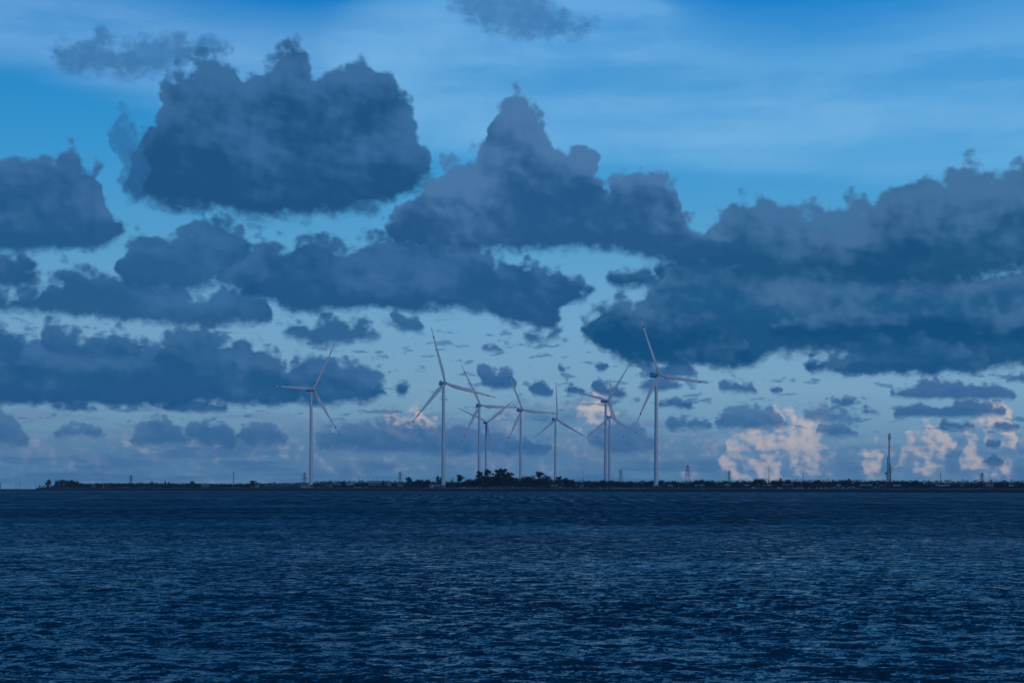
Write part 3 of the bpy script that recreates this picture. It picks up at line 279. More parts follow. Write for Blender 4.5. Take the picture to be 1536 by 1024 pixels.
def build_sky():
    N = Net(wt)
    tc = N.node('ShaderNodeTexCoord')
    dx, dy, dz = N.sep(tc.outputs['Generated'])
    deg = 180 / math.pi
    A = N.math('MULTIPLY', N.math('ARCTAN2', dx, dy), deg)
    E = N.math('MULTIPLY', N.math('ARCSINE', dz), deg)
    sky = N.node('ShaderNodeTexSky', sky_type='NISHITA', sun_disc=False)
    sky.sun_elevation = R(SUN_EL)
    sky.sun_rotation = R(SUN_AZ)
    sky.air_density = 1.0
    sky.dust_density = 0.4
    sky.ozone_density = 4.0
    base = N.mix(1.0, sky.outputs[0], SKY_TINT, 'MULTIPLY')
    # the evening's own colour by height above the horizon
    ramp = N.node('ShaderNodeValToRGB')
    N.put(ramp.inputs[0], N.math('DIVIDE', E, 40.0, clamp=True))
    stops = SKY_STOPS
    els = ramp.color_ramp.elements
    while len(els) < len(stops):
        els.new(0.5)
    for e, (p, c) in zip(els, stops):
        e.position = p / 40.0
        e.color = (*[q / STRENGTH for q in lin(c)], 1)
    col = N.mix(0.85, base, ramp.outputs[0])
    # brighter towards the right hand side of the view
    k = N.mapr(A, -22, 22, 0.93, 1.06, smooth=False)
    col = N.mix(1.0, col, N.xyz(N.mapr(A, -22, 10, 0.9, 1.04, smooth=False), k, k), 'MULTIPLY')
    Af = N.math('MULTIPLY_ADD', A, 1 / (A1 - A0), -A0 / (A1 - A0))
    # turbulence for three sizes of cloud; small ones lie near the horizon and are flatter
    nets = {}
    for cls, sx, sy, det, rough, vsc in (('veil', .06, .38, 6, .55, 0.3), ('bars', .22, 2.0, 5, .55, 0.3), ('scrap', .8, 2.6, 6, .6, 0.3), ('wisp', .42, .5, 7, .60, 1.0), ('big', .40, .50, 8, .53, .95), ('mid', .50, .72, 8, .53, 1.25), ('small', .9, 1.4, 7, .53, 2.3)):
        v = N.xyz(N.math('MULTIPLY', A, sx), N.math('MULTIPLY', E, sy), 0.0)
        nz = N.noise(v, 1.0, det, rough)
        r, g, b = N.sep(nz.outputs['Color'], True)
        r = N.math('SUBTRACT', r, 0.5)
        g = N.math('SUBTRACT', g, 0.5)
        b = N.math('SUBTRACT', b, 0.5)
        # rounded lumps
        vv = N.xyz(N.math('MULTIPLY_ADD', r, 0.5 / sx * .35, A), N.math('MULTIPLY_ADD', g, 0.5 / sx * .35, N.math('MULTIPLY', E, 1.15)), 0.0)
        vo = N.voronoi(vv, vsc, 1.2, 0.5, smooth=0.4) if cls not in ('veil', 'bars', 'scrap') else None
        nets[cls] = (r, g, b, vo)
    soft = N.noise(N.xyz(N.math('MULTIPLY', A, .20), N.math('MULTIPLY', E, .42), 0.0), 1.0, 3, .5).outputs['Fac']
    soft = N.math('SUBTRACT', soft, .5)
    pa, pe = N.math('MULTIPLY', A, .75), N.math('MULTIPLY', E, 1.0)
    n1 = N.noise(N.xyz(pa, pe, 0.0), 1.0, 6, .6, dist=.08).outputs['Fac']
    n2 = N.noise(N.xyz(N.math('ADD', pa, .16), N.math('ADD', pe, .12), 0.0), 1.0, 3, .5, dist=.08).outputs['Fac']
    n3 = N.noise(N.xyz(pa, pe, 0.0), 1.0, 3, .5, dist=.08).outputs['Fac']
    relief_shade = N.math('MULTIPLY', N.math('SUBTRACT', n3, n2), 2.4)  # light and shade of the billows, painted into the cloud colour by offset noise
    lit = N.math('ADD', N.math('MULTIPLY_ADD', N.math('SUBTRACT', n1, .5), 1.5, .5), relief_shade)
    fray = N.math('SUBTRACT', N.noise(N.xyz(N.math('MULTIPLY', A, 1.5), N.math('MULTIPLY', E, 1.9), 0.0), 1.0, 6, .62, dist=.2).outputs['Fac'], .5)
    for L in CLOUDS:
        r, g, b, vo = nets[L['cls']]
        w, bl = L['warp'], L['bill']
        du = N.math('MULTIPLY', r, w * 2.2 / (A1 - A0))
        xa = N.math('ADD', Af, du, clamp=True)
        top = N.math('MULTIPLY_ADD', N.curve(xa, L['top']), E1 - E0, E0)
        bas = N.math('MULTIPLY_ADD', N.curve(xa, L['base']), E1 - E0, E0)
        ew = N.math('MULTIPLY_ADD', g, w * 1.7, E)
        if vo is not None and bl > 0:
            ew = N.math('MULTIPLY_ADD', N.math('SUBTRACT', vo, 0.33), bl * (2.3 if L['cls'] == 'big' else 2.4), ew)
        dt = N.math('SUBTRACT', top, ew)
        db = N.math('SUBTRACT', N.math('MULTIPLY_ADD', b, w * 1.1, E), bas)
        if L['cls'] not in ('veil', 'bars', 'scrap'):
            dt = N.math('MULTIPLY_ADD', fray, min(L['soft_t'], .45) * 2.6, dt)
        if L['cls'] not in ('veil', 'bars', 'scrap'):
            db = N.math('MULTIPLY_ADD', fray, L['soft_b'] * 1.6, db)
        at = N.mapr(dt, -L['soft_t'] * 1.0, L['soft_t'] * .4)
        ab = N.mapr(db, -L['soft_b'] * .9, L['soft_b'] * .35)
        alpha = N.math('MULTIPLY', at, ab)
        h = N.math('DIVIDE', N.math('SUBTRACT', E, bas), N.math('MAXIMUM', N.math('SUBTRACT', top, bas), 0.15))
        if L['lit'] > 0:
            # far towers: sunlit knobs and blue shaded hollows painted into the colour
            f = N.mapr(N.math('MULTIPLY_ADD', h, .45, N.math('MULTIPLY_ADD', N.math('SUBTRACT', .36, vo), .65, lit)), .65 - L['lit'], 1.85 - L['lit'])
            alpha = N.math('MULTIPLY', alpha, N.mapr(f, 0.0, 0.6, 0.6, 1.0))
        else:
            f = N.math('MULTIPLY_ADD', soft, 2.4, h)
            f = N.math('MULTIPLY_ADD', b, 0.55, f)
            f = N.math('MULTIPLY_ADD', g, 0.35, f)
            f = N.math('MULTIPLY_ADD', relief_shade, .46, f)
            f = N.math('MULTIPLY_ADD', N.math('SUBTRACT', .42, vo), .28, f) if vo is not None else f
            f = N.mapr(f, 0.0, 1.08)
        c = N.mix(f, tuple(q / STRENGTH for q in lin(L['base_col'])), tuple(q / STRENGTH for q in lin(L['top_col'])))
        if L['op'] < 1:
            alpha = N.math('MULTIPLY', alpha, L['op'])
        if L['cls'] in ('veil',):
            alpha = N.math('MULTIPLY', alpha, N.mapr(g, -.18, .14, .42, 1.0))
        if L['cls'] == 'bars':
            alpha = N.math('MULTIPLY', alpha, N.mapr(g if L['name'] == 'horizon_bars' else r, -.06, .10))
        if L['cls'] == 'scrap':
            alpha = N.math('MULTIPLY', alpha, N.mapr(N.math('MULTIPLY_ADD', fray, .25, g), .075, .17))
        if L['cls'] == 'wisp':
            alpha = N.math('MULTIPLY', alpha, N.mapr(fray, -.26, .14, .75, 1.0))
        col = N.mix(alpha, col, c)
    # broken cloud over the rest of the sky, out of the photograph
    v = N.xyz(N.math('MULTIPLY', dx, 1.0), N.math('MULTIPLY', dy, 1.0), N.math('MULTIPLY', dz, 1.6))
    nz = N.noise(v, 3.2, 6, .58, dims='3D')
    out = N.math('MAXIMUM', N.mapr(E, 23.0, 34.0), N.mapr(N.math('ABSOLUTE', A), 25.0, 34.0))
    al = N.math('MULTIPLY', N.math('MULTIPLY', N.mapr(nz.outputs['Fac'], .46, .58), out), .7)
    col = N.mix(al, col, tuple(q / STRENGTH for q in lin((40, 94, 150))))
    bg = N.node('ShaderNodeBackground')
    N.put(bg.inputs['Color'], col)
    bg.inputs['Strength'].default_value = STRENGTH
    o = N.node('ShaderNodeOutputWorld')
    wt.links.new(bg.outputs[0], o.inputs['Surface'])


SKY_TINT = (0.5, 0.85, 1.25)
SKY_STOPS = [(0.0, (100, 150, 188)), (1.5, (114, 160, 194)), (4.0, (132, 176, 206)), (6.5, (124, 177, 213)), (9.5, (96, 170, 216)), (13.0, (62, 161, 220)), (17.0, (18, 140, 213)), (20.0, (4, 128, 210)), (40.0, (8, 84, 165))]
build_sky()


# ------------------------------------------------------------------ helpers for objects
rng = random.Random(11)


def tag(o, label=None, cat=None, group=None, kind=None):
    if label: o['label'] = label
    if cat: o['category'] = cat
    if group: o['group'] = group
    if kind: o['kind'] = kind
    return o


def empty(name, loc, rz=0.0):
    o = bpy.data.objects.new(name, None)
    o.location = loc
    o.rotation_euler = (0, 0, rz)
    o.empty_display_size = 1.0
    COL.objects.link(o)
    return o


def copy_tree(o, parent=None):
    c = o.copy()
    COL.objects.link(c)
    c.parent = parent
    if parent is not None:
        c.matrix_parent_inverse = Matrix.Identity(4)
    for ch in sorted(o.children, key=lambda q: q.name):
        copy_tree(ch, c)
    return c


class MB:
    """collects faces of one mesh"""
    def __init__(self):
        self.v, self.f, self.smooth = [], [], []

    def add(self, vs, fs, smooth=False):
        n = len(self.v)
        self.v.extend([tuple(p) for p in vs])
        self.f.extend([tuple(i + n for i in f) for f in fs])
        self.smooth.extend([smooth] * len(fs))
        return self

    def box(self, x0, x1, y0, y1, z0, z1):
        vs = [(x, y, z) for z in (z0, z1) for y in (y0, y1) for x in (x0, x1)]
        return self.add(vs, [(0, 2, 3, 1), (4, 5, 7, 6), (0, 1, 5, 4), (2, 6, 7, 3), (0, 4, 6, 2), (1, 3, 7, 5)])

    def rings(self, rings, cap=True, smooth=True):
        """skin a list of rings (lists of points of equal length)"""
        n = len(rings[0])
        vs = [p for r in rings for p in r]
        fs = []
        for i in range(len(rings) - 1):
            for j in range(n):
                a, b = i * n + j, i * n + (j + 1) % n
                fs.append((a, b, b + n, a + n))
        self.add(vs, fs, smooth)
        if cap:
            self.add(rings[0], [tuple(reversed(range(n)))])
            self.add(rings[-1], [tuple(range(n))])
        return self

    def lathe(self, prof, seg=20, cx=0.0, cy=0.0, cap=True):
        rs = [[(cx + r * math.cos(2 * math.pi * k / seg), cy + r * math.sin(2 * math.pi * k / seg), z) for k in range(seg)] for r, z in prof]
        return self.rings(rs, cap)

    def bar(self, a, b, r0, r1=None, seg=4, smooth=False):
        a, b = Vector(a), Vector(b)
        r1 = r0 if r1 is None else r1
        d = (b - a).normalized()
        u = d.orthogonal().normalized()
        w = d.cross(u)
        rs = [[tuple(p + (u * math.cos(2 * math.pi * (k + .5) / seg) + w * math.sin(2 * math.pi * (k + .5) / seg)) * r) for k in range(seg)] for p, r in ((a, r0), (b, r1))]
        return self.rings(rs, True, smooth)

    def tube(self, pts, rad, seg=6):
        pts = [Vector(p) for p in pts]
        rs = []
        for i, p in enumerate(pts):
            d = (pts[min(i + 1, len(pts) - 1)] - pts[max(i - 1, 0)]).normalized()
            u = d.cross(Vector((0.13, 0.97, 0.21))).normalized()
            w = d.cross(u)
            rs.append([tuple(p + (u * math.cos(2 * math.pi * k / seg) + w * math.sin(2 * math.pi * k / seg)) * rad[i]) for k in range(seg)])
        return self.rings(rs, True)

    def leaf(self, p, n, size, up=None):
        """one small pointed leaf-clump face, folded along its middle"""
        p, n = Vector(p), Vector(n).normalized()
        u = n.orthogonal().normalized()
        u = Matrix.Rotation(rng.uniform(0, 6.28), 3, n) @ u
        w = n.cross(u)
        s = size
        q = [p - u * s, p - w * s * .5 + n * s * .1, p + u * s, p + w * s * .5 + n * s * .1]
        return self.add(q, [(0, 1, 2), (0, 2, 3)])

    def build(self, name, mat, parent=None, loc=None):
        me = bpy.data.meshes.new(name)
        me.from_pydata(self.v, [], self.f)
        me.polygons.foreach_set('use_smooth', self.smooth)
        me.materials.append(mat)
        me.update()
        o = bpy.data.objects.new(name, me)
        COL.objects.link(o)
        if parent is not None:
            o.parent = parent
        if loc is not None:
            o.location = loc
        return o


# ------------------------------------------------------------------ materials
def material(name, col, col2=None, scale=1.0, rough=.6, detail=5, bump=0.0, stretch=(1, 1, 1), metallic=0.0, lo=.35, hi=.65):
    m = bpy.data.materials.new(name)
    m.use_nodes = True
    t = m.node_tree
    N = Net(t)
    bsdf = t.nodes['Principled BSDF']
    bsdf.inputs['Roughness'].default_value = rough
    bsdf.inputs['Metallic'].default_value = metallic
    tc = N.node('ShaderNodeTexCoord')
    mp = N.node('ShaderNodeMapping')
    mp.inputs['Scale'].default_value = stretch
    t.links.new(tc.outputs['Object'], mp.inputs['Vector'])
    nz = N.noise(mp.outputs[0], scale, detail, dims='3D')
    f = N.mapr(nz.outputs['Fac'], lo, hi)
    c = N.mix(f, col, col2 or tuple(q * .7 for q in col))
    N.put(bsdf.inputs['Base Color'], c)
    if bump:
        b = N.node('ShaderNodeBump')
        b.inputs['Strength'].default_value = bump
        t.links.new(nz.outputs['Fac'], b.inputs['Height'])
        t.links.new(b.outputs[0], bsdf.inputs['Normal'])
    return m


M_PAINT = material('white_turbine_paint', (.68, .73, .77), (.58, .63, .67), .12, .42, stretch=(1, 1, .15))
M_DARK = material('dark_vent_grey', (.10, .11, .12), (.07, .08, .09), .6, .6)
M_RED = material('red_tip_paint', (.34, .05, .05), (.26, .04, .04), .4, .5)
M_CONC = material('pale_concrete', (.50, .50, .48), (.36, .36, .35), .35, .85, bump=.2)
M_SLOPE = material('wet_dark_stone', (.026, .027, .028), (.014, .015, .017), .5, .95, detail=7, bump=.6)
M_COPE = material('weathered_coping', (.15, .145, .14), (.08, .08, .078), .25, .85)
M_SOIL = material('ground_soil', (.060, .064, .050), (.035, .040, .028), .02, .95, detail=8)
M_STEEL = material('galvanised_steel', (.12, .125, .13), (.08, .085, .09), .3, .5, metallic=.3)
M_RUST = material('painted_mast_steel', (.09, .075, .07), (.06, .06, .06), .3, .55)
M_POLE = material('grey_pole', (.07, .07, .07), (.05, .05, .05), .4, .8)
M_BARK = material('bark', (.045, .038, .030), (.028, .024, .020), 2.0, .9, bump=.4)
LEAVES = [material('dark_leaves', (.030, .042, .018), (.016, .025, .010), .5, .75),
          material('olive_leaves', (.044, .050, .024), (.024, .030, .014), .5, .75),
          material('deep_green_leaves', (.022, .038, .020), (.012, .022, .012), .5, .75),
          material('dry_needles', (.048, .046, .030), (.026, .028, .018), .5, .8)]
M_WALLS = [material('pale_wall', (.38, .38, .37), (.28, .28, .28), .5, .85),
           material('grey_wall', (.22, .23, .24), (.16, .17, .18), .5, .85),
           material('green_wall', (.16, .20, .17), (.11, .15, .13), .5, .85)]
M_ROOFS = [material('white_sheet_roof', (.44, .45, .46), (.30, .31, .32), .3, .55, stretch=(4, 1, 1)),
           material('grey_sheet_roof', (.26, .27, .29), (.18, .19, .20), .3, .6, stretch=(4, 1, 1)),
           material('brown_tile_roof', (.17, .12, .10), (.11, .08, .07), .6, .8),
           material('blue_grey_roof', (.17, .21, .25), (.12, .15, .19), .3, .6)]
M_GLASS = material('dark_window', (.02, .025, .03), (.015, .02, .025), 1, .15)
M_DOOR = material('door_paint', (.10, .10, .11), (.07, .07, .08), 1, .6)


def water_material():
    m = bpy.data.materials.new('sea_water')
    m.use_nodes = True
    t = m.node_tree
    N = Net(t)
    b = t.nodes['Principled BSDF']
    b.inputs['Base Color'].default_value = (.004, .036, .044, 1)
    b.inputs['Roughness'].default_value = .08
    b.inputs['IOR'].default_value = 1.333
    tc = N.node('ShaderNodeTexCoord')
    P = tc.outputs['Object']

    def nz(scale, stretch, det, rough=.55, rot=.2):
        mp = N.node('ShaderNodeMapping')
        mp.inputs['Scale'].default_value = stretch
        mp.inputs['Rotation'].default_value = (0, 0, rot)
        t.links.new(P, mp.inputs['Vector'])
        r, g, _ = N.sep(N.noise(mp.outputs[0], scale, det, rough, dims='2D').outputs['Color'], True)
        return N.math('SUBTRACT', r, .5), N.math('SUBTRACT', g, .5)
    # slopes of the wavelets too small for the mesh, in three sizes, and cat's-paws of rougher water
    gust, _ = nz(.012, (.45, 1.5, 1), 4)
    gust2, _ = nz(.10, (.5, 1.2, 1), 3, rot=.1)
    k = N.math('ADD', N.mapr(gust, -.14, .14, .85, 1.1), N.math('MULTIPLY', gust2, 1.3))
    sx, sy = 0.0, WATER_LEAN
    for scale, st, det, ax, ay in WATER_SLOPES:
        a_, b_ = nz(scale, st, det)
        sx = N.math('MULTIPLY_ADD', a_, ax, sx)
        sy = N.math('MULTIPLY_ADD', b_, ay, sy)
    # wind rows out on the open water, drawn out along the wind
    py = N.sep(P)[1]
    for scale, st, amp, y0, y1 in ((1.6, (1.0, .22, 1), .75, 30, 90), (.8, (1.0, .05, 1), 1.3, 70, 240)):
        a_, b_ = nz(scale, st, 3, rot=.03)
        sy = N.math('ADD', sy, N.math('MULTIPLY', b_, N.mapr(py, y0, y1, 0.0, amp)))
    # normals tilted further with distance, added to darken the far water
    sy = N.math('ADD', sy, N.mapr(N.sep(P)[1], 10, 90, 0.0, .28))
    sx = N.math('MULTIPLY', sx, k)
    sy = N.math('MULTIPLY', sy, k)
    geo = N.node('ShaderNodeNewGeometry')
    add = N.node('ShaderNodeVectorMath', operation='ADD')
    t.links.new(geo.outputs['Normal'], add.inputs[0])
    t.links.new(N.xyz(N.math('MULTIPLY', sx, -1.0), N.math('MULTIPLY', sy, -1.0), 0.0), add.inputs[1])
    nrm = N.node('ShaderNodeVectorMath', operation='NORMALIZE')
    t.links.new(add.outputs[0], nrm.inputs[0])
    t.links.new(nrm.outputs[0], b.inputs['Normal'])
    return m


# (scale per metre, stretch, detail, side slope, fore-and-aft slope)
WATER_SLOPES = [(34.0, (.8, 1.0, 1), 3, .6, .9), (14.0, (.75, 1.0, 1), 4, .6, 1.05), (5.5, (.65, 1.0, 1), 4, .5, 1.15), (1.8, (.6, 1.0, 1), 3, .22, .65), (.22, (.45, 1.0, 1), 3, .04, .18)]
WATER_LEAN = .20           # even tilt on every normal, added so the water mirrors higher, darker sky


def build_water():
    """one sheet to the horizon: a fan of rings round the shore the view is from, fine where waves can be seen"""
    rs = [0.0, 1.5, 3.0, 5.0, 7.0]
    n = 620
    a, b = 1 / 8.6, 1 / 1300.0
    rs += [1 / (a + (b - a) * i / (n - 1)) for i in range(n)]
    rs += [1500, 1800, 2400, 3500, 5500]
    rs = np.array(rs)
    az = np.concatenate([np.linspace(-180, -34, 38)[:-1], np.linspace(-34, 34, 680), np.linspace(34, 180, 38)[1:-1]])
    az = np.radians(az)
    Rm, Am = np.meshgrid(rs, az, indexing='ij')
    X, Y = Rm * np.sin(Am), Rm * np.cos(Am)
    dr = np.gradient(rs)[:, None] * np.ones_like(Am)
    daz = np.abs(np.gradient(az))[None, :] * Rm
    rnd = np.random.RandomState(5)
    Z = np.zeros_like(X)
    wind = math.radians(200)
    gx = np.zeros_like(X)
    for k in range(90):
        lam = 0.14 * (1.5 / 0.14) ** (rnd.rand())
        th = wind + rnd.randn() * .55
        kk = 2 * math.pi / lam
        amp = 0.0026 * lam ** .95 * (.5 + rnd.rand())
        ph = rnd.rand() * 6.283
        fade = np.clip((lam / (2.2 * np.maximum(dr, daz * .8)) - .6) / 1.2, 0, 1)
        arg = kk * (X * math.sin(th) + Y * math.cos(th)) + ph
        s = np.sin(arg)
        Z += amp * fade * (s + .22 * np.cos(2 * arg + .2))
    Z *= np.clip((Rm - 3) / 5, 0, 1) * (0.75 + .35 * np.sin(X * .11 + 1.3 * np.sin(Y * .06)) * np.sin(Y * .09 + .4))
    nr, na = X.shape
    co = np.stack([X, Y, Z], -1).reshape(-1, 3).astype(np.float32)
    i = np.arange(nr - 1)[:, None]
    j = np.arange(na)[None, :]
    j2 = (j + 1) % na
    quads = np.stack(np.broadcast_arrays(i * na + j, (i + 1) * na + j, (i + 1) * na + j2, i * na + j2), -1).reshape(-1, 4)
    me = bpy.data.meshes.new('water')
    me.vertices.add(len(co))
    me.vertices.foreach_set('co', co.ravel())
    me.loops.add(quads.size)
    me.loops.foreach_set('vertex_index', quads.ravel().astype(np.int32))
    me.polygons.add(len(quads))
    me.polygons.foreach_set('loop_start', np.arange(0, quads.size, 4, dtype=np.int32))
    me.polygons.foreach_set('use_smooth', np.ones(len(quads), dtype=bool))
    me.update(calc_edges=True)
    me.validate()
    me.materials.append(water_material())
    o = bpy.data.objects.new('water', me)
    COL.objects.link(o)
    tag(o, 'dark blue choppy sea water filling the lower part of the view', 'water', kind='structure')


build_water()


# ------------------------------------------------------------------ the far shore
SHORE_A, SHORE_B = 1157.0, -.605          # the waterline runs Y = A + B X
FOCAL = 2133.33


def shore(x):
    return SHORE_A + SHORE_B * x


def bearing(px):
    """tangent of the bearing read off the photograph"""
    return (px - 768) / FOCAL


def spot(px, back):
    """ground point on a bearing, 'back' metres behind the waterline"""
    t = bearing(px)
    Y = SHORE_A / (1 - SHORE_B * t) + back
    return t * Y, Y


def height(px, py, Y):
    return EYE + (733.7 + (px - 768) * .0017 - py) * Y / FOCAL


LAND_Z = 3.0
XL = bearing(54) * spot(54, 0)[1]         # where the broad land ends and the low spit begins


def build_shore():
    # the ground: one sheet, with a ragged seaward edge at the top of the sea wall
    xs = [XL + (700 - XL) * i / 60 for i in range(61)]
    mb = MB()
    front = [(x, shore(x) + 10.5, LAND_Z - .35) for x in xs]
    mid = [(x, shore(x) + 26, LAND_Z + .25 * math.sin(x * .05)) for x in xs]
    far = [(x * 1.2, shore(x) + 1500, LAND_Z + .6) for x in xs]
    edge = [(x, shore(x) + 10.5, -1.2) for x in xs]
    n = len(xs)
    mb.add(edge + front + mid + far, [(r * n + i, r * n + i + 1, (r + 1) * n + i + 1, (r + 1) * n + i) for r in range(3) for i in range(n - 1)])
    # end bank on the left
    mb.add([edge[0], front[0], mid[0], far[0], (far[0][0], far[0][1], -1.2)], [(0, 1, 2, 3, 4)])
    g = mb.build('ground', M_SOIL)
    tag(g, 'dark flat land behind the sea wall', 'ground', kind='structure')
    # sea wall: sloping stone face, capped with a paler coping
    w = empty('sea_wall', (0, shore(0), 0))
    tag(w, 'long low dark sea wall with a paler coping along the water', 'sea wall')
    s = MB()
    k = 140
    xs = [XL - 2 + (690 - XL) * i / k for i in range(k + 1)]
    prof = [(-.6, -.8), (1.2, .5), (3.6, 1.25), (5.4, 1.75), (7.0, 1.95)]
    rows = []
    for dy, z in prof:
        rows.append([(x, shore(x) - shore(0) + dy + rng.uniform(-.35, .35), z + rng.uniform(-.12, .12)) for x in xs])
    m = len(xs)
    s.add([p for r in rows for p in r], [(r * m + i, r * m + i + 1, (r + 1) * m + i + 1, (r + 1) * m + i) for r in range(len(rows) - 1) for i in range(m - 1)])
    s.build('slope', M_SLOPE, w)
    c = MB()
    def strip(d0, z0, d1, z1):
        a = [(x, shore(x) - shore(0) + d0, z0) for x in xs]
        b = [(x, shore(x) - shore(0) + d1, z1) for x in xs]
        c.add(a + b, [(i, i + 1, m + i + 1, m + i) for i in range(m - 1)])
    strip(6.7, 1.8, 6.7, 2.55)
    strip(6.7, 2.55, 7.5, 2.55)
    strip(7.5, 2.55, 7.5, 2.2)
    strip(7.5, 2.2, 10.6, 2.3)
    c.build('coping', M_COPE, w)
    # low spit running on out of the view to the left
    p = MB()
    xs2 = [XL + 3 - 14 * i for i in range(40)]
    r0 = [(x, shore(x) - .5, -.8) for x in xs2]
    r1 = [(x, shore(x) + 2.5, max(.55, 1.2 - .012 * (XL - x)) + rng.uniform(-.06, .06)) for x in xs2]
    r2 = [(x, shore(x) + 12, max(.55, 1.2 - .012 * (XL - x)) + rng.uniform(-.06, .06)) for x in xs2]
    r3 = [(x, shore(x) + 16, -.8) for x in xs2]
    m2 = len(xs2)
    p.add(r0 + r1 + r2 + r3, [(r * m2 + i, (r + 1) * m2 + i, (r + 1) * m2 + i + 1, r * m2 + i + 1) for r in range(3) for i in range(m2 - 1)])
    q = p.build('spit', M_SLOPE)
    tag(q, 'thin low spit running out into the water at the left', 'spit', kind='structure')


build_shore()

# ------------------------------------------------------------------ wind turbines
HUB_UP = 91.0            # hub above the eye
BLADE = 49.0


def make_blade_mesh(parts):
    """blade along +Z, wind from -Y; pieces by span so that the red bands butt against the white"""
    def section(s):
        z = 1.1 + (BLADE - 1.1) * s
        if s < .03:
            chord, th = 1.9, 1.9
        elif s < .2:
            q = (s - .03) / .17
            q = q * q * (3 - 2 * q)
            chord, th = 1.9 + 1.45 * q, 1.9 - 1.1 * q
        else:
            q = (s - .2) / .8
            chord, th = 3.35 * (1 - q) ** .85 * .9 + .32 + .02, .80 * (1 - q) + .07
            chord = min(chord, 3.35)
            if s > .97:
                chord *= 1 - (s - .97) / .03 * .75
        tw = R(16) * (1 - s) ** 2 + R(2)
        y0 = -math.sin(R(3)) * z - 1.6 * s * s
        pts = []
        for k in range(14):
            a = 2 * math.pi * k / 14
            ca, sa = math.cos(a), math.sin(a)
            # rounded nose, sharper trailing edge; pitch axis a third back
            cx = chord * (.5 * ca + (.17 if s > .05 else 0))
            ty = th * .5 * sa * (1 if s < .08 else (1 - .55 * max(0, ca)))
            x = cx * math.cos(tw) - ty * math.sin(tw)
            y = cx * math.sin(tw) + ty * math.cos(tw)
            pts.append((x, y + y0, z))
        return pts
    outs = []
    for a, b in parts:
        n = max(3, int((b - a) * 26))
        outs.append(MB().rings([section(a + (b - a) * i / n) for i in range(n + 1)]))
    return outs


def rotor_matrix(hub_z, yaw, theta):
    return (Matrix.Translation((0, 0, hub_z)) @ Matrix.Rotation(R(yaw), 4, 'Z') @ Matrix.Rotation(R(-5), 4, 'X')
            @ Matrix.Translation((0, -3.6, 0)) @ Matrix.Rotation(R(90 - theta), 4, 'Y'))


def make_turbine(hub_z):
    t = empty('wind_turbine', (0, 0, 0))
    top = hub_z - 1.7
    tw = MB().lathe([(1.95, 0), (1.95, .25), (1.72, .5), (1.7, 8)] + [(1.7 - .55 * i / 12, 8 + (top - 8) * i / 12) for i in range(1, 13)], 28)
    for q in (.34, .67):
        z = top * q
        r = 1.7 - .55 * (z - 8) / (top - 8)
        tw.lathe([(r + .02, z - .12), (r + .05, z - .1), (r + .05, z + .1), (r + .02, z + .12)], 28, cap=False)
    tower = tw.build('tower', M_PAINT, t)
    MB().box(-.45, .45, -1.80, -1.70, .6, 2.8).build('door', M_DARK, tower)
    MB().lathe([(3.4, -1.2), (3.4, .0), (3.2, .12), (1.9, .12)], 24).build('foundation', M_CONC, t)
    # nacelle: rounded box, tapering to the rear
    na = MB()
    rings = []
    for y, w, z0, z1 in ((-2.3, 1.2, -1.25, 1.2), (-1.9, 1.55, -1.55, 1.6), (1.5, 1.7, -1.65, 1.8), (5.4, 1.6, -1.5, 1.75), (6.6, 1.4, -1.2, 1.65), (6.9, 1.1, -.9, 1.4)):
        ring = []
        for k in range(20):
            a = 2 * math.pi * k / 20
            ca, sa = math.cos(a), math.sin(a)
            e = .45
            x = w * math.copysign(abs(ca) ** e, ca)
            z = (z0 + z1) / 2 + (z1 - z0) / 2 * math.copysign(abs(sa) ** e, sa)
            ring.append((x, y, z))
        rings.append(ring)
    na.rings(rings)
    nac = na.build('nacelle', M_PAINT, t)
    MB().box(-1.15, 1.15, 4.9, 5.1, 1.7, 2.75).box(-1.2, -1.1, 5.1, 6.0, 1.6, 2.6).box(1.1, 1.2, 5.1, 6.0, 1.6, 2.6).build('cooler', M_DARK, nac)
    MB().bar((.5, 6.1, 1.6), (.5, 6.1, 3.6), .06).bar((.1, 6.1, 3.5), (.9, 6.1, 3.5), .05).build('wind_vane', M_STEEL, nac)
    MB().lathe([(1.15, -.1), (1.15, .35)], 20).build('yaw_ring', M_DARK, nac, (0, 0, -1.95))
    hub = MB()
    hub.rings([[(r * math.cos(2 * math.pi * k / 20), y, r * math.sin(2 * math.pi * k / 20)) for k in range(20)] for y, r in ((1.5, 1.25), (1.1, 1.6), (-.4, 1.65), (-1.2, 1.3), (-1.8, .75), (-2.05, .2))])
    hub.build('hub', M_PAINT, t)
    segs = make_blade_mesh([(0, .80), (.84, .93)])
    white = MB()
    for s_ in segs:
        white.add(s_.v, s_.f, True)
    bands = make_blade_mesh([(.80, .84), (.93, 1.0)])
    for k in range(3):
        if k == 0:
            b0 = white.build('blade', M_PAINT, t)
            for q in bands:
                q.build('tip_band', M_RED, b0)
        else:
            copy_tree(b0, t)
    return t


def pose_turbine(t, hub_z, yaw, theta):
    k = 0
    for ch in sorted(t.children, key=lambda q: q.name):
        n = ch.name.split('.')[0]
        if n == 'nacelle':
            ch.matrix_local = Matrix.Translation((0, 0, hub_z)) @ Matrix.Rotation(R(yaw), 4, 'Z')
        elif n == 'hub':
            ch.matrix_local = rotor_matrix(hub_z, yaw, theta)
        elif n == 'blade':
            ch.matrix_local = rotor_matrix(hub_z, yaw, theta + 120 * k)
            k += 1
        elif n == 'tower':
            ch.rotation_euler = (0, 0, R(yaw * .5))


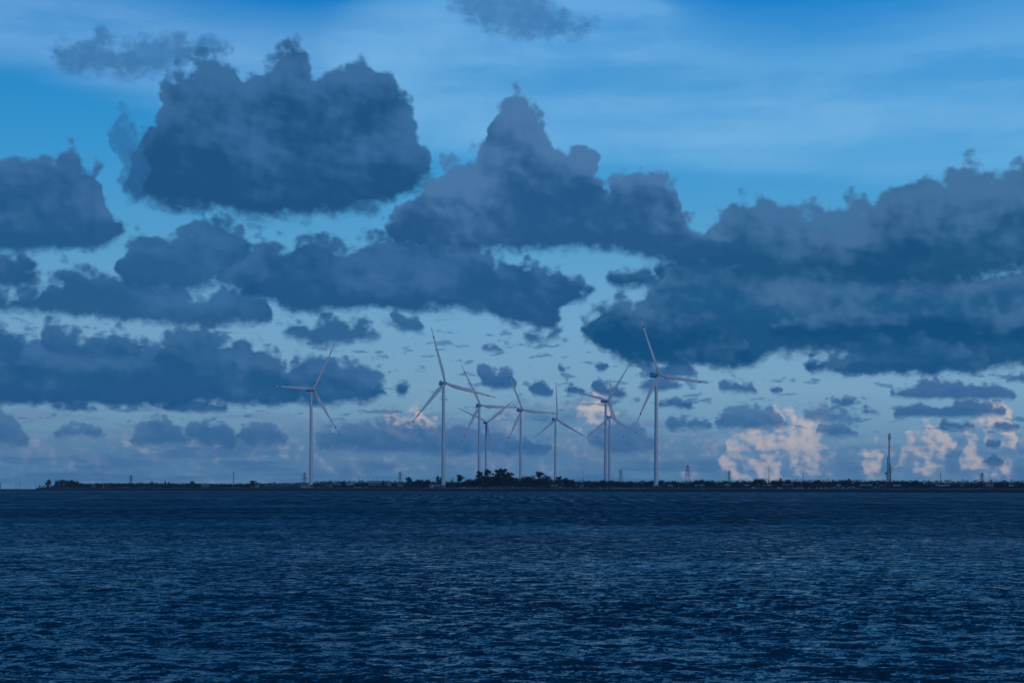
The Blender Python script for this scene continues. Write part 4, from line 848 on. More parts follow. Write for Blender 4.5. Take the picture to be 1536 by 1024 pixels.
TURBINES = [  # tower bearing px, hub px (x, y), yaw, rotor angle, label
    (466.6, 584.3, 46, 60.5, 'white wind turbine standing alone farthest left, two blades spread to its right'),
    (665.0, 575.4, 28, 106, 'tall white wind turbine just left of the tree clump, its three blades clear of others'),
    (718.7, 608.7, 24, 118, 'wind turbine behind left end of tree clump, the higher one of a close pair'),
    (728.9, 633.7, 26, 38, 'smallest wind turbine, lower of the close pair behind the left of the tree clump'),
    (781.0, 615.2, 34, 116, 'wind turbine rising from behind the middle of the tree clump'),
    (833.0, 629.4, 34, 92, 'wind turbine behind the right end of the tree clump with one blade straight up'),
    (908.4, 601.2, 38, 53, 'taller of two wind turbines almost in line, one blade level to the left'),
    (914.2, 625.8, 34, 92, 'lower wind turbine close behind another, its top blade straight up'),
    (984.1, 562.9, 34, 114, 'largest wind turbine, on a square white plinth at the waterfront on the right'),
]


def build_turbines():
    proto = make_turbine(HUB_UP + EYE - LAND_Z)
    for i, (px, hy, yaw, th, label) in enumerate(TURBINES):
        Y = HUB_UP * FOCAL / (733.7 + (px - 768) * .0017 - hy)
        o = proto if i == 0 else copy_tree(proto)
        o.location = (bearing(px) * Y, Y, LAND_Z)
        tag(o, label, 'wind turbine', 'white wind turbines along the far shore')
        pose_turbine(o, HUB_UP + EYE - LAND_Z, yaw, th)


build_turbines()


def build_plinth():
    x, Y = bearing(984.1) * 1134.4, 1134.4
    p = empty('turbine_plinth', (x, Y - 4.0, 1.9), 0)
    tag(p, 'square white concrete plinth at the foot of the largest turbine', 'plinth')
    MB().box(-3.6, 6.2, -2.4, 0, 0, 2.5).build('block', M_CONC, p)
    MB().box(-3.75, 6.35, -2.55, .1, 2.503, 2.75).build('cap', M_CONC, p)
    r = MB()
    for k in range(6):
        r.bar((6.6 + k * .55, -2, 0), (6.6 + k * .55, -2, 1.9 - k * .12), .05)
    r.bar((6.6, -2, 1.9), (9.35, -2, 1.3), .05)
    r.build('handrail', M_STEEL, p)


build_plinth()


# ------------------------------------------------------------------ trees
def crown_points(kind, h, r):
    """leaf clump centres with outward directions: lobes on limbs, gaps between them"""
    lobes = []
    if kind == 'round':
        for k in range(14):
            a = rng.uniform(0, 6.28)
            q = rng.uniform(.15, .75) * r
            lobes.append((Vector((q * math.cos(a), q * math.sin(a), h * rng.uniform(.28, .84))), r * rng.uniform(.36, .55), .9))
    elif kind == 'low':
        for k in range(9):
            a = rng.uniform(0, 6.28)
            q = rng.uniform(.1, .8) * r
            lobes.append((Vector((q * math.cos(a), q * math.sin(a), h * rng.uniform(.15, .80))), r * rng.uniform(.38, .55), .9))
    elif kind == 'spreading':
        for k in range(20):
            a = rng.uniform(0, 6.28)
            q = rng.uniform(.1, 1.0) * r
            lobes.append((Vector((q * math.cos(a), q * math.sin(a), h * (.90 - .16 * (q / r) ** 2 + rng.uniform(-.34, .05)))), r * rng.uniform(.20, .34), .7))
    elif kind == 'feathery':
        for k in range(12):
            z = h * (.28 + .68 * k / 11)
            a = rng.uniform(0, 6.28)
            q = r * (1.05 - .75 * k / 11) * rng.uniform(.2, .7)
            lobes.append((Vector((q * math.cos(a), q * math.sin(a), z)), r * (.55 - .30 * k / 11), 1.3))
    elif kind == 'slim':
        for k in range(8):
            z = h * (.2 + .76 * k / 7)
            a = rng.uniform(0, 6.28)
            lobes.append((Vector((r * .3 * math.cos(a), r * .3 * math.sin(a), z)), r * (.8 - .6 * k / 7), 1.4))
    elif kind == 'tiered':
        for k in range(22):
            a = k * 2.4 + rng.uniform(-.3, .3)
            z = h * rng.uniform(.22, .97)
            q = r * rng.uniform(.2, .95) * (1.0 if z < h * .85 else .6)
            lobes.append((Vector((q * math.cos(a), q * math.sin(a), z)), r * rng.uniform(.24, .38), .8))
    return lobes


def make_tree(kind, name, h, r, leaf_mat, density=1.0, bare=False):
    t = empty(name, (0, 0, 0))
    lobes = crown_points(kind, h, r)
    trunk = MB()
    lean = Vector((rng.uniform(-.05, .05) * h, rng.uniform(-.05, .05) * h, 0))
    tr = .018 * h + .05
    top = .55 * h if kind in ('round', 'low', 'spreading', 'tiered') else .95 * h
    pts = [Vector((0, 0, -.6)), lean * .2 + Vector((0, 0, .25 * top)), lean * .6 + Vector((0, 0, .65 * top)), lean + Vector((0, 0, top))]
    trunk.tube(pts, [tr * 1.3, tr, tr * .8, tr * .45])
    for c, q, s in lobes:
        z = min(c.z * .72, top * .95)
        f = z / top
        a = lean * f + Vector((0, 0, z))
        m = a.lerp(c, .55) + Vector((0, 0, .03 * h))
        trunk.tube([a, m, c], [tr * .4, tr * .28, tr * .12], 4)
        if bare:
            for _ in range(3):
                e = c + Vector((rng.uniform(-1, 1), rng.uniform(-1, 1), rng.uniform(.2, 1.2))) * q
                trunk.tube([m, m.lerp(e, .5), e], [tr * .2, tr * .14, tr * .06], 3)
    trunk.build('trunk', M_BARK, t)
    cr = MB()
    for c, q, s in lobes:
        n = int((46 if not bare else 8) * density * max(.6, q / 1.2))
        for _ in range(n):
            d = Vector((rng.gauss(0, 1), rng.gauss(0, 1), rng.gauss(0, 1))).normalized()
            rr = q * (.35 + .75 * rng.random() ** .6)
            p = c + Vector((d.x * rr, d.y * rr, d.z * rr * s))
            if kind == 'feathery' or kind == 'slim':
                nrm = Vector((d.x, d.y, rng.uniform(-.2, .2)))
            else:
                nrm = d + Vector((0, 0, .4))
            cr.leaf(p, nrm, rng.uniform(.16, .36) + .018 * h)
    cr.build('crown', leaf_mat, t)
    return t


def make_palm(h):
    t = empty('palm_tree', (0, 0, 0))
    MB().tube([(0, 0, -.6), (.1, 0, h * .5), (.35, 0, h)], [.22, .17, .14]).build('trunk', M_BARK, t)
    c = MB()
    for k in range(15):
        a = k * 2.4
        e = rng.uniform(-.2, .9)
        L = rng.uniform(2.0, 2.7)
        prev = None
        for i in range(6):
            s = i / 5
            rad = L * s * math.cos(e * (1 - .4 * s))
            z = h + L * (s * math.sin(e) - .55 * s * s)
            p = Vector((.35 + rad * math.cos(a), rad * math.sin(a), z))
            w = .42 * (1 - s) + .06
            side = Vector((-math.sin(a), math.cos(a), -.3)) * w
            if prev is not None:
                q, sd = prev
                c.add([q - sd, q, p, p - side], [(0, 1, 2, 3)])
                sd2 = Vector((-sd.x, -sd.y, sd.z))
                s2 = Vector((-side.x, -side.y, side.z))
                c.add([q, q - sd2, p - s2, p], [(0, 1, 2, 3)])
            prev = (p, side)
    c.build('crown', LEAVES[1], t)
    return t


# each kind is built once at its own height and copied; (builder, natural height)
PROTO = {}


def proto(kind, var):
    key = (kind, var)
    if key not in PROTO:
        st = rng.getstate()
        rng.seed(str(key))
        if kind == 'palm':
            o, h = make_palm(8.0), 9.2
        else:
            h, r, m, dn, bare = {
                'round': (9.0, 4.0, 0, 1.25, False), 'low': (6.0, 3.6, 2, 1.2, False), 'spreading': (11.0, 5.2, 1, 1.0, False),
                'feathery': (11.0, 2.5, 3, 1.15, False), 'slim': (8.0, 1.0, 2, 1.3, False), 'tiered': (14.0, 4.8, 0, 1.25, False),
                'bare': (10.0, 3.0, 3, .8, True)}[kind]
            o = make_tree({'bare': 'round'}.get(kind, kind), TREE_NAME[kind], h, r * (.9 + .2 * rng.random()), LEAVES[(m + (var == 2)) % 4], dn, bare)
        rng.setstate(st)
        PROTO[key] = [o, h, False]
    return PROTO[key]


TREE_NAME = {'round': 'broadleaf_tree', 'low': 'shore_tree', 'spreading': 'spreading_tree', 'feathery': 'casuarina_tree', 'slim': 'cypress_tree', 'tiered': 'tall_tree', 'bare': 'sparse_tree', 'palm': 'palm_tree'}


def plant(kind, px, top, back, label, group=None, width=1.0):
    P = proto(kind, rng.randrange(3) if kind != 'palm' else 0)
    x, Y = spot(px, back)
    h = max(2.0, height(px, top, Y) - LAND_Z)
    if not P[2]:
        o = P[0]
        P[2] = True
    else:
        o = copy_tree(P[0])
    s = h / P[1]
    w = s * width * 1.38
    o.scale = (w, w, s)
    o.location = (x, Y, LAND_Z)
    o.rotation_euler = (0, 0, rng.uniform(0, 6.28))
    tag(o, label, 'palm' if kind == 'palm' else 'tree', group)
    return o


NOTABLE = [  # kind, bearing px, top px, metres behind the waterline, width, label
    ('tall_feather', 73, 719.0, 40, 1.5, 'lone feathery tree standing at the left end of the land before the first grove'),
    ('palm', 212, 722.0, 45, 1, 'small palm-like tree just right of the leftmost pylon'),
    ('bare', 228, 719.5, 50, 1, 'thin open tree right of the leftmost pylon, twigs against the sky'),
    ('slim', 248, 721.0, 50, 1.2, 'narrow dark tree, left one of an upright pair left of the thin mast'),
    ('slim', 253.5, 722.0, 52, 1.2, 'narrow dark tree, right one of an upright pair left of the thin mast'),
    ('spreading', 288, 721.0, 45, .9, 'lopsided spreading tree left of the thin mast, bigger than the round bush beside it'),
    ('low', 299, 724.5, 42, 1, 'round dark bush-like tree at the foot of the lopsided spreading tree'),
    ('round', 379, 719.8, 48, .8, 'tallest dark tree between the thin mast and the leftmost turbine'),
    ('round', 385, 722.5, 46, .9, 'broad dark tree leaning on the tallest tree left of the leftmost turbine'),
    ('palm', 411, 721.8, 50, 1, 'palm standing above the long grey roof left of the leftmost turbine'),
    ('round', 405, 723.4, 50, .7, 'small round tree beside the palm above the long grey roof'),
    ('round', 446, 723.5, 50, .9, 'wide round tree behind the sloping pale roof by the leftmost turbine'),
    ('bare', 452, 720.5, 48, .8, 'thin tree beside the white box at the foot of the leftmost turbine'),
    ('palm', 496, 720.5, 50, 1, 'palm-topped dark tree above the small pale sheds right of the leftmost turbine'),
    ('round', 515, 721.6, 44, .9, 'dark round tree between two pale gabled roofs'),
    ('tall_feather', 575.5, 720.0, 42, .8, 'upright dark tree in front of the large pale building'),
    ('palm', 593.5, 719.8, 46, .8, 'slender palm standing right of the large pale building'),
    ('spreading', 613, 714.6, 46, .55, 'gappy flat-crowned tree lifted above the trees left of the tall turbine'),
    ('round', 629, 717.8, 40, 1.1, 'larger rounded dark tree left of the turbine with the white shed'),
    ('round', 640, 718.8, 42, .95, 'smaller rounded dark tree left of the turbine with the white shed'),
    ('tiered', 657.5, 713.8, 44, .65, 'ragged dark tree hard against the left of the tall turbine tower'),
    ('bare', 678, 715.0, 60, .8, 'pale thin tree right of the tall turbine tower'),
    ('spreading', 689, 710.8, 50, .65, 'round-headed tree on a slim stem between the tall turbine and the clump'),
    ('round', 703, 717.0, 50, .7, 'small tree at the left foot of the big clump'),
    ('tiered', 720, 706.8, 44, .62, 'leftmost tall tree of the big clump, hiding the feet of two turbines'),
    ('tiered', 733, 704.2, 48, .72, 'tall dense-headed tree second from the left in the big clump'),
    ('tiered', 748.5, 703.6, 52, .62, 'narrow-topped tall tree in the middle of the big clump'),
    ('tiered', 757.5, 704.0, 46, .70, 'broad-headed tall tree right of the middle of the big clump'),
    ('spreading', 765, 708.0, 50, .55, 'spreading tree sloping down the right shoulder of the big clump'),
    ('bare', 772, 711.5, 44, .75, 'open-branched tree in the gap left of the turbine in the clump'),
    ('bare', 782, 711.8, 46, .8, 'open-branched tree at the foot of the turbine in the clump'),
    ('round', 793, 712.3, 44, 1.0, 'rounded tree right of the turbine in the middle of the clump'),
    ('tiered', 811, 707.6, 46, .95, 'big wide-crowned tree standing up at the right of the clump'),
    ('round', 820, 712.5, 44, .9, 'shoulder tree falling away right of the big wide-crowned tree'),
    ('tiered', 838, 714.8, 46, .85, 'bushy tree in front of the turbine with a blade straight up'),
    ('round', 847, 716.0, 46, .8, 'bushy tree just right of the turbine with a blade straight up'),
    ('round', 857, 718.0, 46, .9, 'last rounded tree at the right end of the big clump'),
    ('round', 904, 718.6, 60, .7, 'small tree at the left foot of the two turbines in line'),
    ('round', 917.5, 719.3, 60, .8, 'small tree at the right foot of the two turbines in line'),
    ('palm', 963, 719.2, 60, 1, 'palm crown showing over the hedge left of the largest turbine'),
    ('round', 978, 719.8, 60, .8, 'dark tree touching the left of the largest turbine tower'),
    ('round', 993, 719.5, 60, .9, 'dark tree touching the right of the largest turbine tower'),
    ('round', 1012, 720.0, 60, .6, 'little pointed tree between the largest turbine and the broad pylon'),
    ('low', 1046, 717.8, 50, 1.15, 'big smooth domed tree just right of the broad pylon'),
    ('round', 1064, 719.8, 48, 1.1, 'wide round tree right of the smooth domed tree'),
    ('round', 1087, 720.4, 50, .7, 'small tree at the foot of the pylon beside the white building'),
    ('round', 1135.5, 717.6, 46, .7, 'left one of twin upright trees left of the thin mast'),
    ('round', 1142, 717.4, 46, .7, 'right one of twin upright trees left of the thin mast'),
    ('round', 1163, 720.0, 46, 1.1, 'sloping dark tree just right of the thin mast'),
    ('slim', 1171, 716.8, 46, 1.5, 'pointed tree topping the group right of the thin mast'),
    ('round', 1181, 718.5, 46, .8, 'ragged tree above the big pale gabled house'),
    ('bare', 1208, 720.5, 48, .9, 'thin tree standing in the dip beside the faint mast'),
    ('spreading', 1275, 717.3, 50, .6, 'flat-topped feathery tree highest of those left of the great mast'),
    ('round', 1266, 719.0, 50, .8, 'rounded tree left of the flat-topped feathery one'),
    ('round', 1226, 718.8, 50, .9, 'rounded tree crowning the row right of the faint mast'),
    ('round', 1373, 719.6, 50, .9, 'last taller tree right of the great mast'),
    ('low', 1437, 723.2, 50, 1.0, 'low mound-like tree midway between the right pylon and a thin mast'),
    ('low', 1508, 721.2, 50, 1.1, 'domed tree standing above the hedge near the right edge'),
]
for kind, px, top, back, w, label in NOTABLE:
    plant('feathery' if kind == 'tall_feather' else kind, px, top, back, label, None, w)

# the line of lesser trees; (first px, last px, step, kinds, [(px, top)...], place)
ROW = [
    (84, 117, 3.6, ('feathery',), [(84, 721), (92, 719.6), (100, 719.2), (110, 720), (117, 721)], 'in the close grove near the left end of the land', 1.5),
    (60, 178, 6.0, ('low', 'round'), [(60, 730.5), (70, 729), (84, 727), (118, 723.6), (140, 724.2), (165, 724), (178, 726)], 'under and after the close grove at the left', 1.15),
    (180, 300, 7.5, ('low',), [(180, 726.2), (196, 724.2), (215, 726), (228, 726.5), (245, 726), (280, 726), (300, 727)], 'between the leftmost pylon and the lopsided tree', 1.2),
    (306, 460, 7.0, ('low', 'slim', 'low'), [(306, 727), (320, 727), (345, 725.5), (365, 726), (390, 725), (420, 726.5), (440, 725.5), (460, 725)], 'between the lopsided tree and the leftmost turbine', 1.05),
    (470, 606, 6.5, ('low', 'round', 'low'), [(470, 724.8), (490, 725), (505, 724.5), (530, 723), (545, 723), (560, 723.5), (590, 724), (606, 721)], 'between the leftmost turbine and the gappy flat-crowned tree', 1.05),
    (610, 712, 6.0, ('round', 'low'), [(610, 722), (625, 721), (645, 722), (662, 722.5), (680, 723), (700, 722), (712, 719)], 'around the foot of the tall turbine left of the clump', 1.0),
    (714, 866, 5.2, ('round', 'feathery', 'low'), [(714, 718), (725, 713), (750, 711), (770, 716), (790, 717), (805, 716), (826, 719), (845, 720), (866, 721.5)], 'filling the lower part of the big clump', .85),
    (868, 976, 5.6, ('round', 'low'), [(868, 722.3), (885, 721.8), (900, 721), (920, 721.4), (950, 722.2), (976, 722.3)], 'in the even hedge between clump and largest turbine', 1.1),
    (990, 1130, 5.8, ('round', 'low'), [(990, 722), (1005, 721.6), (1025, 723), (1058, 722), (1080, 722.4), (1100, 722), (1120, 721.5), (1130, 721)], 'between the largest turbine and the twin upright trees', 1.05),
    (1146, 1240, 5.8, ('round', 'low'), [(1146, 721.5), (1155, 722.5), (1170, 721), (1185, 720.8), (1200, 723), (1215, 721.3), (1240, 720.5)], 'from the twin upright trees to the faint mast and on', 1.0),
    (1244, 1386, 4.8, ('round', 'feathery'), [(1244, 720.6), (1265, 720.6), (1290, 720.8), (1310, 720.5), (1340, 720.8), (1360, 720.6), (1386, 722)], 'in the close row either side of the great mast', .8),
    (1390, 1560, 5.0, ('low', 'feathery', 'round'), [(1390, 722.6), (1410, 724), (1440, 724.2), (1460, 723.4), (1490, 723), (1520, 723), (1560, 722.6)], 'in the even dark hedge at the right edge', 1.0),
]
LOOK = {'round': 'rounded dark tree', 'low': 'low bushy dark tree', 'feathery': 'feathery upright dark tree', 'slim': 'narrow pointed dark tree'}
for a, b, step, kinds, tops, place, wid in ROW:
    px, i = a, 0
    xs_, ts_ = [q[0] for q in tops], [q[1] for q in tops]
    while px <= b:
        kind = kinds[i % len(kinds)]
        top = float(np.interp(px, xs_, ts_)) + rng.uniform(-.7, .9)
        plant(kind, px, top, rng.uniform(62, 100), LOOK[kind] + ' ' + place, LOOK[kind] + 's ' + place, wid * rng.uniform(.85, 1.15))
        px += step * rng.uniform(.8, 1.2)
        i += 1


def build_scrub():
    """the dark undergrowth along the whole shore"""
    m = MB()
    x0, x1 = XL + 6, 640
    n = 95000
    for _ in range(n):
        x = rng.uniform(x0, x1)
        back = 14 + 96 * rng.random() ** .7
        lim = 1.35 + .8 * (.5 + .5 * math.sin(x * .09 + back)) + .5 * math.sin(x * .031 + 1.0) + max(0, back - 50) * .082 * (1 - .42 * (x < -190))
        z = LAND_Z + max(.3, lim) * rng.random() ** .62
        m.leaf((x, shore(x) + back, z), (rng.uniform(-1, 1), rng.uniform(-1, .3), rng.uniform(.1, 1)), rng.uniform(.45, .85))
    o = m.build('scrub', LEAVES[2])
    tag(o, 'dark undergrowth covering the low shore under the trees', 'undergrowth', kind='stuff')


build_scrub()

# ------------------------------------------------------------------ houses and sheds
def make_house(name, w, d, h, roof_h, wall, roof, kind='gable', windows=2, door=True, ridge_x=True):
    t = empty(name, (0, 0, 0))
    m = MB()
    m.box(-w / 2, w / 2, -d / 2, d / 2, -.5, h)
    if kind == 'gable':
        if ridge_x:
            m.add([(-w / 2, -d / 2, h), (-w / 2, d / 2, h), (-w / 2, 0, h + roof_h)], [(0, 1, 2)])
            m.add([(w / 2, -d / 2, h), (w / 2, d / 2, h), (w / 2, 0, h + roof_h)], [(0, 2, 1)])
        else:
            m.add([(-w / 2, -d / 2, h), (w / 2, -d / 2, h), (0, -d / 2, h + roof_h)], [(0, 1, 2)])
            m.add([(-w / 2, d / 2, h), (w / 2, d / 2, h), (0, d / 2, h + roof_h)], [(0, 2, 1)])
    m.build('wall', wall, t)
    r = MB()
    o, th = .35, .14
    if kind == 'flat':
        r.box(-w / 2 - .2, w / 2 + .2, -d / 2 - .2, d / 2 + .2, h + .003, h + .35)
    else:
        def slab(p, q, u0, u1, along_x):
            pts = []
            for u in (u0, u1):
                for (s, z) in (p, q, (q[0], q[1] + th), (p[0], p[1] + th)):
                    pts.append((u, s, z) if along_x else (s, u, z))
            r.add(pts, [(0, 1, 2, 3), (4, 7, 6, 5), (0, 4, 5, 1), (1, 5, 6, 2), (2, 6, 7, 3), (3, 7, 4, 0)])
        half = d / 2 if ridge_x else w / 2
        ln = w / 2 if ridge_x else d / 2
        g = roof_h / half
        if kind == 'gable':
            for s in (-1, 1):
                slab((s * (half + o), h - o * g + .02), (0, h + roof_h + .02), -ln - o, ln + o, ridge_x)
        else:   # one slope, high side at the back
            slab((-half - o, h + .02), (half + o, h + roof_h + .02), -ln - o, ln + o, ridge_x)
            m2 = MB().box(-w / 2 + .1, w / 2 - .1, d / 2 - .3, d / 2 - .1, h - .1, h + roof_h)
            m2.build('back_wall', wall, t)
    r.build('roof', roof, t)
    for k in range(windows):
        x = (k + .5) / windows * w - w / 2 + (.3 if door else 0)
        ww = min(.7, w / windows * .3)
        f = MB()
        y = -d / 2 - .03
        f.box(x - ww - .08, x + ww + .08, y - .02, y + .03, h * .42, h * .42 + .08).box(x - ww - .08, x + ww + .08, y - .02, y + .03, h * .78, h * .78 + .08)
        f.box(x - ww - .08, x - ww, y - .02, y + .03, h * .42 + .08, h * .78).box(x + ww, x + ww + .08, y - .02, y + .03, h * .42 + .08, h * .78)
        fr = f.build('window', wall, t)
        MB().box(x - ww, x + ww, y - .01, y + .025, h * .42 + .08, h * .78).build('pane', M_GLASS, fr)
    if door:
        MB().box(-w * .42, -w * .42 + min(1.0, w * .2), -d / 2 - .06, -d / 2 + .02, -.1, min(2.1, h * .8)).build('door', M_DOOR, t)
    return t


HOUSES = [  # name, px from, px to, roof px, base px, metres back, wall, roof, kind, windows, label
    ('shed', 137, 143, 728.9, 731.2, 30, 1, 0, 'flat', 1, 'tiny pale shed among the trees at the far left'),
    ('cottage', 157, 163, 726.0, 730.5, 45, 1, 2, 'gable', 1, 'small dim cottage in the trees left of the leftmost pylon'),
    ('cottage', 303, 313, 729.6, 732.5, 22, 1, 0, 'gable', 2, 'small pale-roofed cottage by the sea wall below the lopsided tree'),
    ('shed', 383, 388.5, 729.4, 732, 22, 0, 0, 'flat', 1, 'small white shed under the tallest tree left of the leftmost turbine'),
    ('long_shed', 398, 431, 727.0, 731.8, 34, 1, 3, 'gable', 5, 'long low blue-grey roofed shed left of the leftmost turbine'),
    ('barn', 429, 449, 726.8, 731.5, 40, 1, 1, 'gable', 2, 'barn with a broad sloping pale roof between long shed and white box'),
    ('utility_building', 450.5, 464, 728.0, 732.4, 20, 0, 0, 'flat', 3, 'flat white utility building at the foot of the leftmost turbine'),
    ('shed', 487.5, 491.5, 728.0, 731.4, 30, 0, 0, 'flat', 1, 'small pale shed, left one of two right of the leftmost turbine'),
    ('shed', 494, 498.5, 729.0, 731.6, 28, 1, 0, 'gable', 1, 'smaller pale-roofed shed, right one of two right of the leftmost turbine'),
    ('warehouse', 500, 513, 725.0, 731, 55, 1, 1, 'gable', 2, 'grey gabled warehouse left of the dark round tree'),
    ('warehouse', 517, 531, 724.6, 731, 52, 2, 0, 'gable', 2, 'pale-roofed warehouse with green walls right of the dark round tree'),
    ('large_building', 555, 585, 721.6, 730.5, 70, 0, 1, 'flat', 8, 'large pale flat-roofed building with a row of windows'),
    ('shed', 582, 586, 728.6, 731.2, 30, 1, 0, 'flat', 1, 'low pale shed at the right corner of the large building'),
    ('cottage', 596.5, 604, 727.4, 731, 30, 1, 0, 'gable', 1, 'pale-roofed cottage below the pylon right of the large building'),
    ('pump_house', 645.5, 650, 729.3, 732.6, 16, 0, 0, 'flat', 1, 'tiny white pump house on the sea wall left of the tall turbine'),
    ('utility_building', 650.5, 661.5, 727.6, 731.6, 26, 0, 0, 'gable', 2, 'white-roofed shed close to the left foot of the tall turbine'),
    ('cottage', 827, 836, 727.2, 731, 26, 1, 0, 'gable', 2, 'pale-roofed cottage under the right end of the big clump'),
    ('shed', 864, 867, 727.4, 730.6, 28, 1, 1, 'flat', 1, 'dim little shed just right of the big clump'),
    ('shed', 871.5, 875, 727.3, 730.6, 28, 0, 1, 'gable', 1, 'pale gabled shed below the thin mast right of the clump'),
    ('cottage', 1002, 1009, 727.2, 730.8, 30, 0, 0, 'gable', 2, 'white-roofed cottage right of the largest turbine'),
    ('cottage', 1042, 1048, 726.4, 730.8, 34, 1, 1, 'gable', 1, 'left one of two grey gabled cottages under the domed tree'),
    ('cottage', 1050, 1056.5, 726.2, 730.8, 34, 0, 1, 'gable', 1, 'right one of two grey gabled cottages under the domed tree'),
    ('shed', 1080, 1087, 727.2, 731.5, 34, 1, 1, 'flat', 2, 'grey flat shed beside the white block by the second pylon'),
    ('utility_building', 1087.5, 1095.5, 726.2, 732, 28, 0, 0, 'flat', 2, 'white block building at the foot of the second pylon right of the largest turbine'),
    ('cottage', 1116, 1124, 726.6, 730.5, 34, 1, 0, 'gable', 2, 'white-roofed cottage below the twin upright trees'),
    ('shed', 1145, 1150.5, 727.6, 731, 30, 1, 0, 'gable', 1, 'small shed under the thin mast, left of a pale low one'),
    ('shed', 1150.5, 1158.5, 728.4, 731.3, 30, 0, 0, 'flat', 2, 'low pale shed right under the thin mast'),
    ('house', 1173.5, 1189.5, 725.6, 731.6, 32, 1, 3, 'gable', 3, 'big pale gabled house below the ragged tree'),
    ('shed', 1254.5, 1262, 729.4, 732, 22, 1, 0, 'gable', 2, 'pale low shed between the faint mast and the great mast'),
    ('long_shed', 1290, 1308, 726.6, 730.6, 38, 1, 0, 'gable', 3, 'long pale-roofed shed left of the great mast'),
    ('cottage', 1319.5, 1329, 727.8, 731.6, 30, 0, 3, 'gable', 2, 'pale cottage at the left foot of the great mast'),
    ('house', 1340, 1351.5, 726.8, 731.6, 30, 1, 0, 'gable', 2, 'pale gabled house at the right foot of the great mast'),
    ('long_shed', 1404, 1424, 727.2, 730.6, 36, 1, 0, 'gable', 3, 'long white-roofed shed under the thin mast near the right'),
    ('shed', 1440, 1446, 728.4, 731, 32, 1, 1, 'gable', 1, 'dim shed right of the long white-roofed one'),
    ('long_shed', 1478, 1490, 729.0, 731.8, 30, 0, 0, 'flat', 3, 'low white shed below the rightmost pylon'),
    ('shed', 1513.5, 1520, 729.0, 731.8, 28, 1, 0, 'gable', 1, 'small pale shed near the right edge under the hedge'),
]
for name, p0, p1, ytop, ybase, back, wall, roof, kind, nwin, label in HOUSES:
    px = (p0 + p1) / 2
    x, Y = spot(px, back)
    w = (p1 - p0) * Y / FOCAL - .5
    H = max(2.4, height(px, ytop, Y) - LAND_Z)
    d = min(max(4.5, w * .7), 12)
    rh = .38 * H if kind == 'gable' else 0
    o = make_house(name, w, d, H - rh, rh, M_WALLS[wall], M_ROOFS[roof], kind, nwin, w > 2.8)
    o.location = (x, Y, LAND_Z)
    o.rotation_euler = (0, 0, math.atan(SHORE_B) * .5 + rng.uniform(-.1, .1))
    tag(o, label, 'building')

# ------------------------------------------------------------------ pylons, masts and poles
def lattice(mb, levels, r):
    """square lattice: levels = [(z, half width)]"""
    for (z0, a), (z1, b) in zip(levels, levels[1:]):
        c0 = [(-a, -a, z0), (a, -a, z0), (a, a, z0), (-a, a, z0)]
        c1 = [(-b, -b, z1), (b, -b, z1), (b, b, z1), (-b, b, z1)]
        for i in range(4):
            j = (i + 1) % 4
            mb.bar(c0[i], c1[i], r)
            mb.bar(c0[i], c1[j], r * .6)
            mb.bar(c0[j], c1[i], r * .6)
            mb.bar(c1[i], c1[j], r * .6)


def make_pylon(h, wide):
    t = empty('power_pylon', (0, 0, 0))
    b = MB()
    lv = [(-.4, wide)]
    z = 0
    for k in range(1, 9):
        q = k / 8
        lv.append((h * (1 - (1 - q) ** 1.15), wide * (1 - q) ** 1.3 + .42))
    lattice(b, lv, .085)
    b.build('lattice_body', M_STEEL, t)
    for q, L in ((.60, 3.3), (.76, 2.8), (.90, 2.2)):
        a = MB()
        z = h * q
        for s in (-1, 1):
            a.bar((0, -.4, z), (s * L, 0, z + .1), .09).bar((0, .4, z), (s * L, 0, z + .1), .09).bar((0, 0, z + .9), (s * L, 0, z + .12), .08)
        arm = a.build('crossarm', M_STEEL, t)
        for s in (-1, 1):
            MB().bar((s * L, 0, z), (s * L, 0, z - 1.1), .07).build('insulator', M_DARK, arm)
    return t


PYLONS = [
    (196.5, 712.0, 150, 1.6, 'leftmost lattice pylon, on its own above the green rise at left'),
    (456.8, 708.0, 220, 1.7, 'lattice pylon just left of the leftmost turbine tower'),
    (600, 707.0, 260, 2.2, 'lattice pylon left of the gappy flat-crowned tree, right of large building'),
    (931, 703.5, 300, 2.4, 'lattice pylon right of the two turbines in line'),
    (1031.3, 697.0, 260, 3.0, 'broadest tallest lattice pylon, right of the largest turbine'),
    (1093.9, 705.4, 240, 1.9, 'narrow lattice pylon above the white block building'),
    (1473, 709.0, 160, 1.6, 'rightmost lattice pylon, near the right edge'),
]
for px, top, back, wide, label in PYLONS:
    x, Y = spot(px, back)
    o = make_pylon(height(px, top, Y) - LAND_Z, wide * (.9 if wide > 2.8 else .62))
    o.location = (x, Y, LAND_Z)
    o.rotation_euler = (0, 0, rng.uniform(-.35, .35))
    tag(o, label, 'pylon', 'lattice power pylons behind the shore')


def make_mast(h, r, name='radio_mast'):
    t = empty(name, (0, 0, 0))
    MB().bar((0, 0, -.4), (0, 0, h * .55), r, r * .85, 8, True).bar((0, 0, h * .55), (0, 0, h * .93), r * .8, r * .6, 8, True).build('pole', M_STEEL, t)
    a = MB().bar((0, 0, h * .93), (0, 0, h), r * .35, r * .25)
    a.build('aerial', M_DARK, t)
    b = MB()
    for z in (.82, .90):
        b.bar((-.45, 0, h * z), (.45, 0, h * z), .07).bar((0, -.45, h * z), (0, .45, h * z), .07)
    b.build('bracket', M_STEEL, t)
    return t


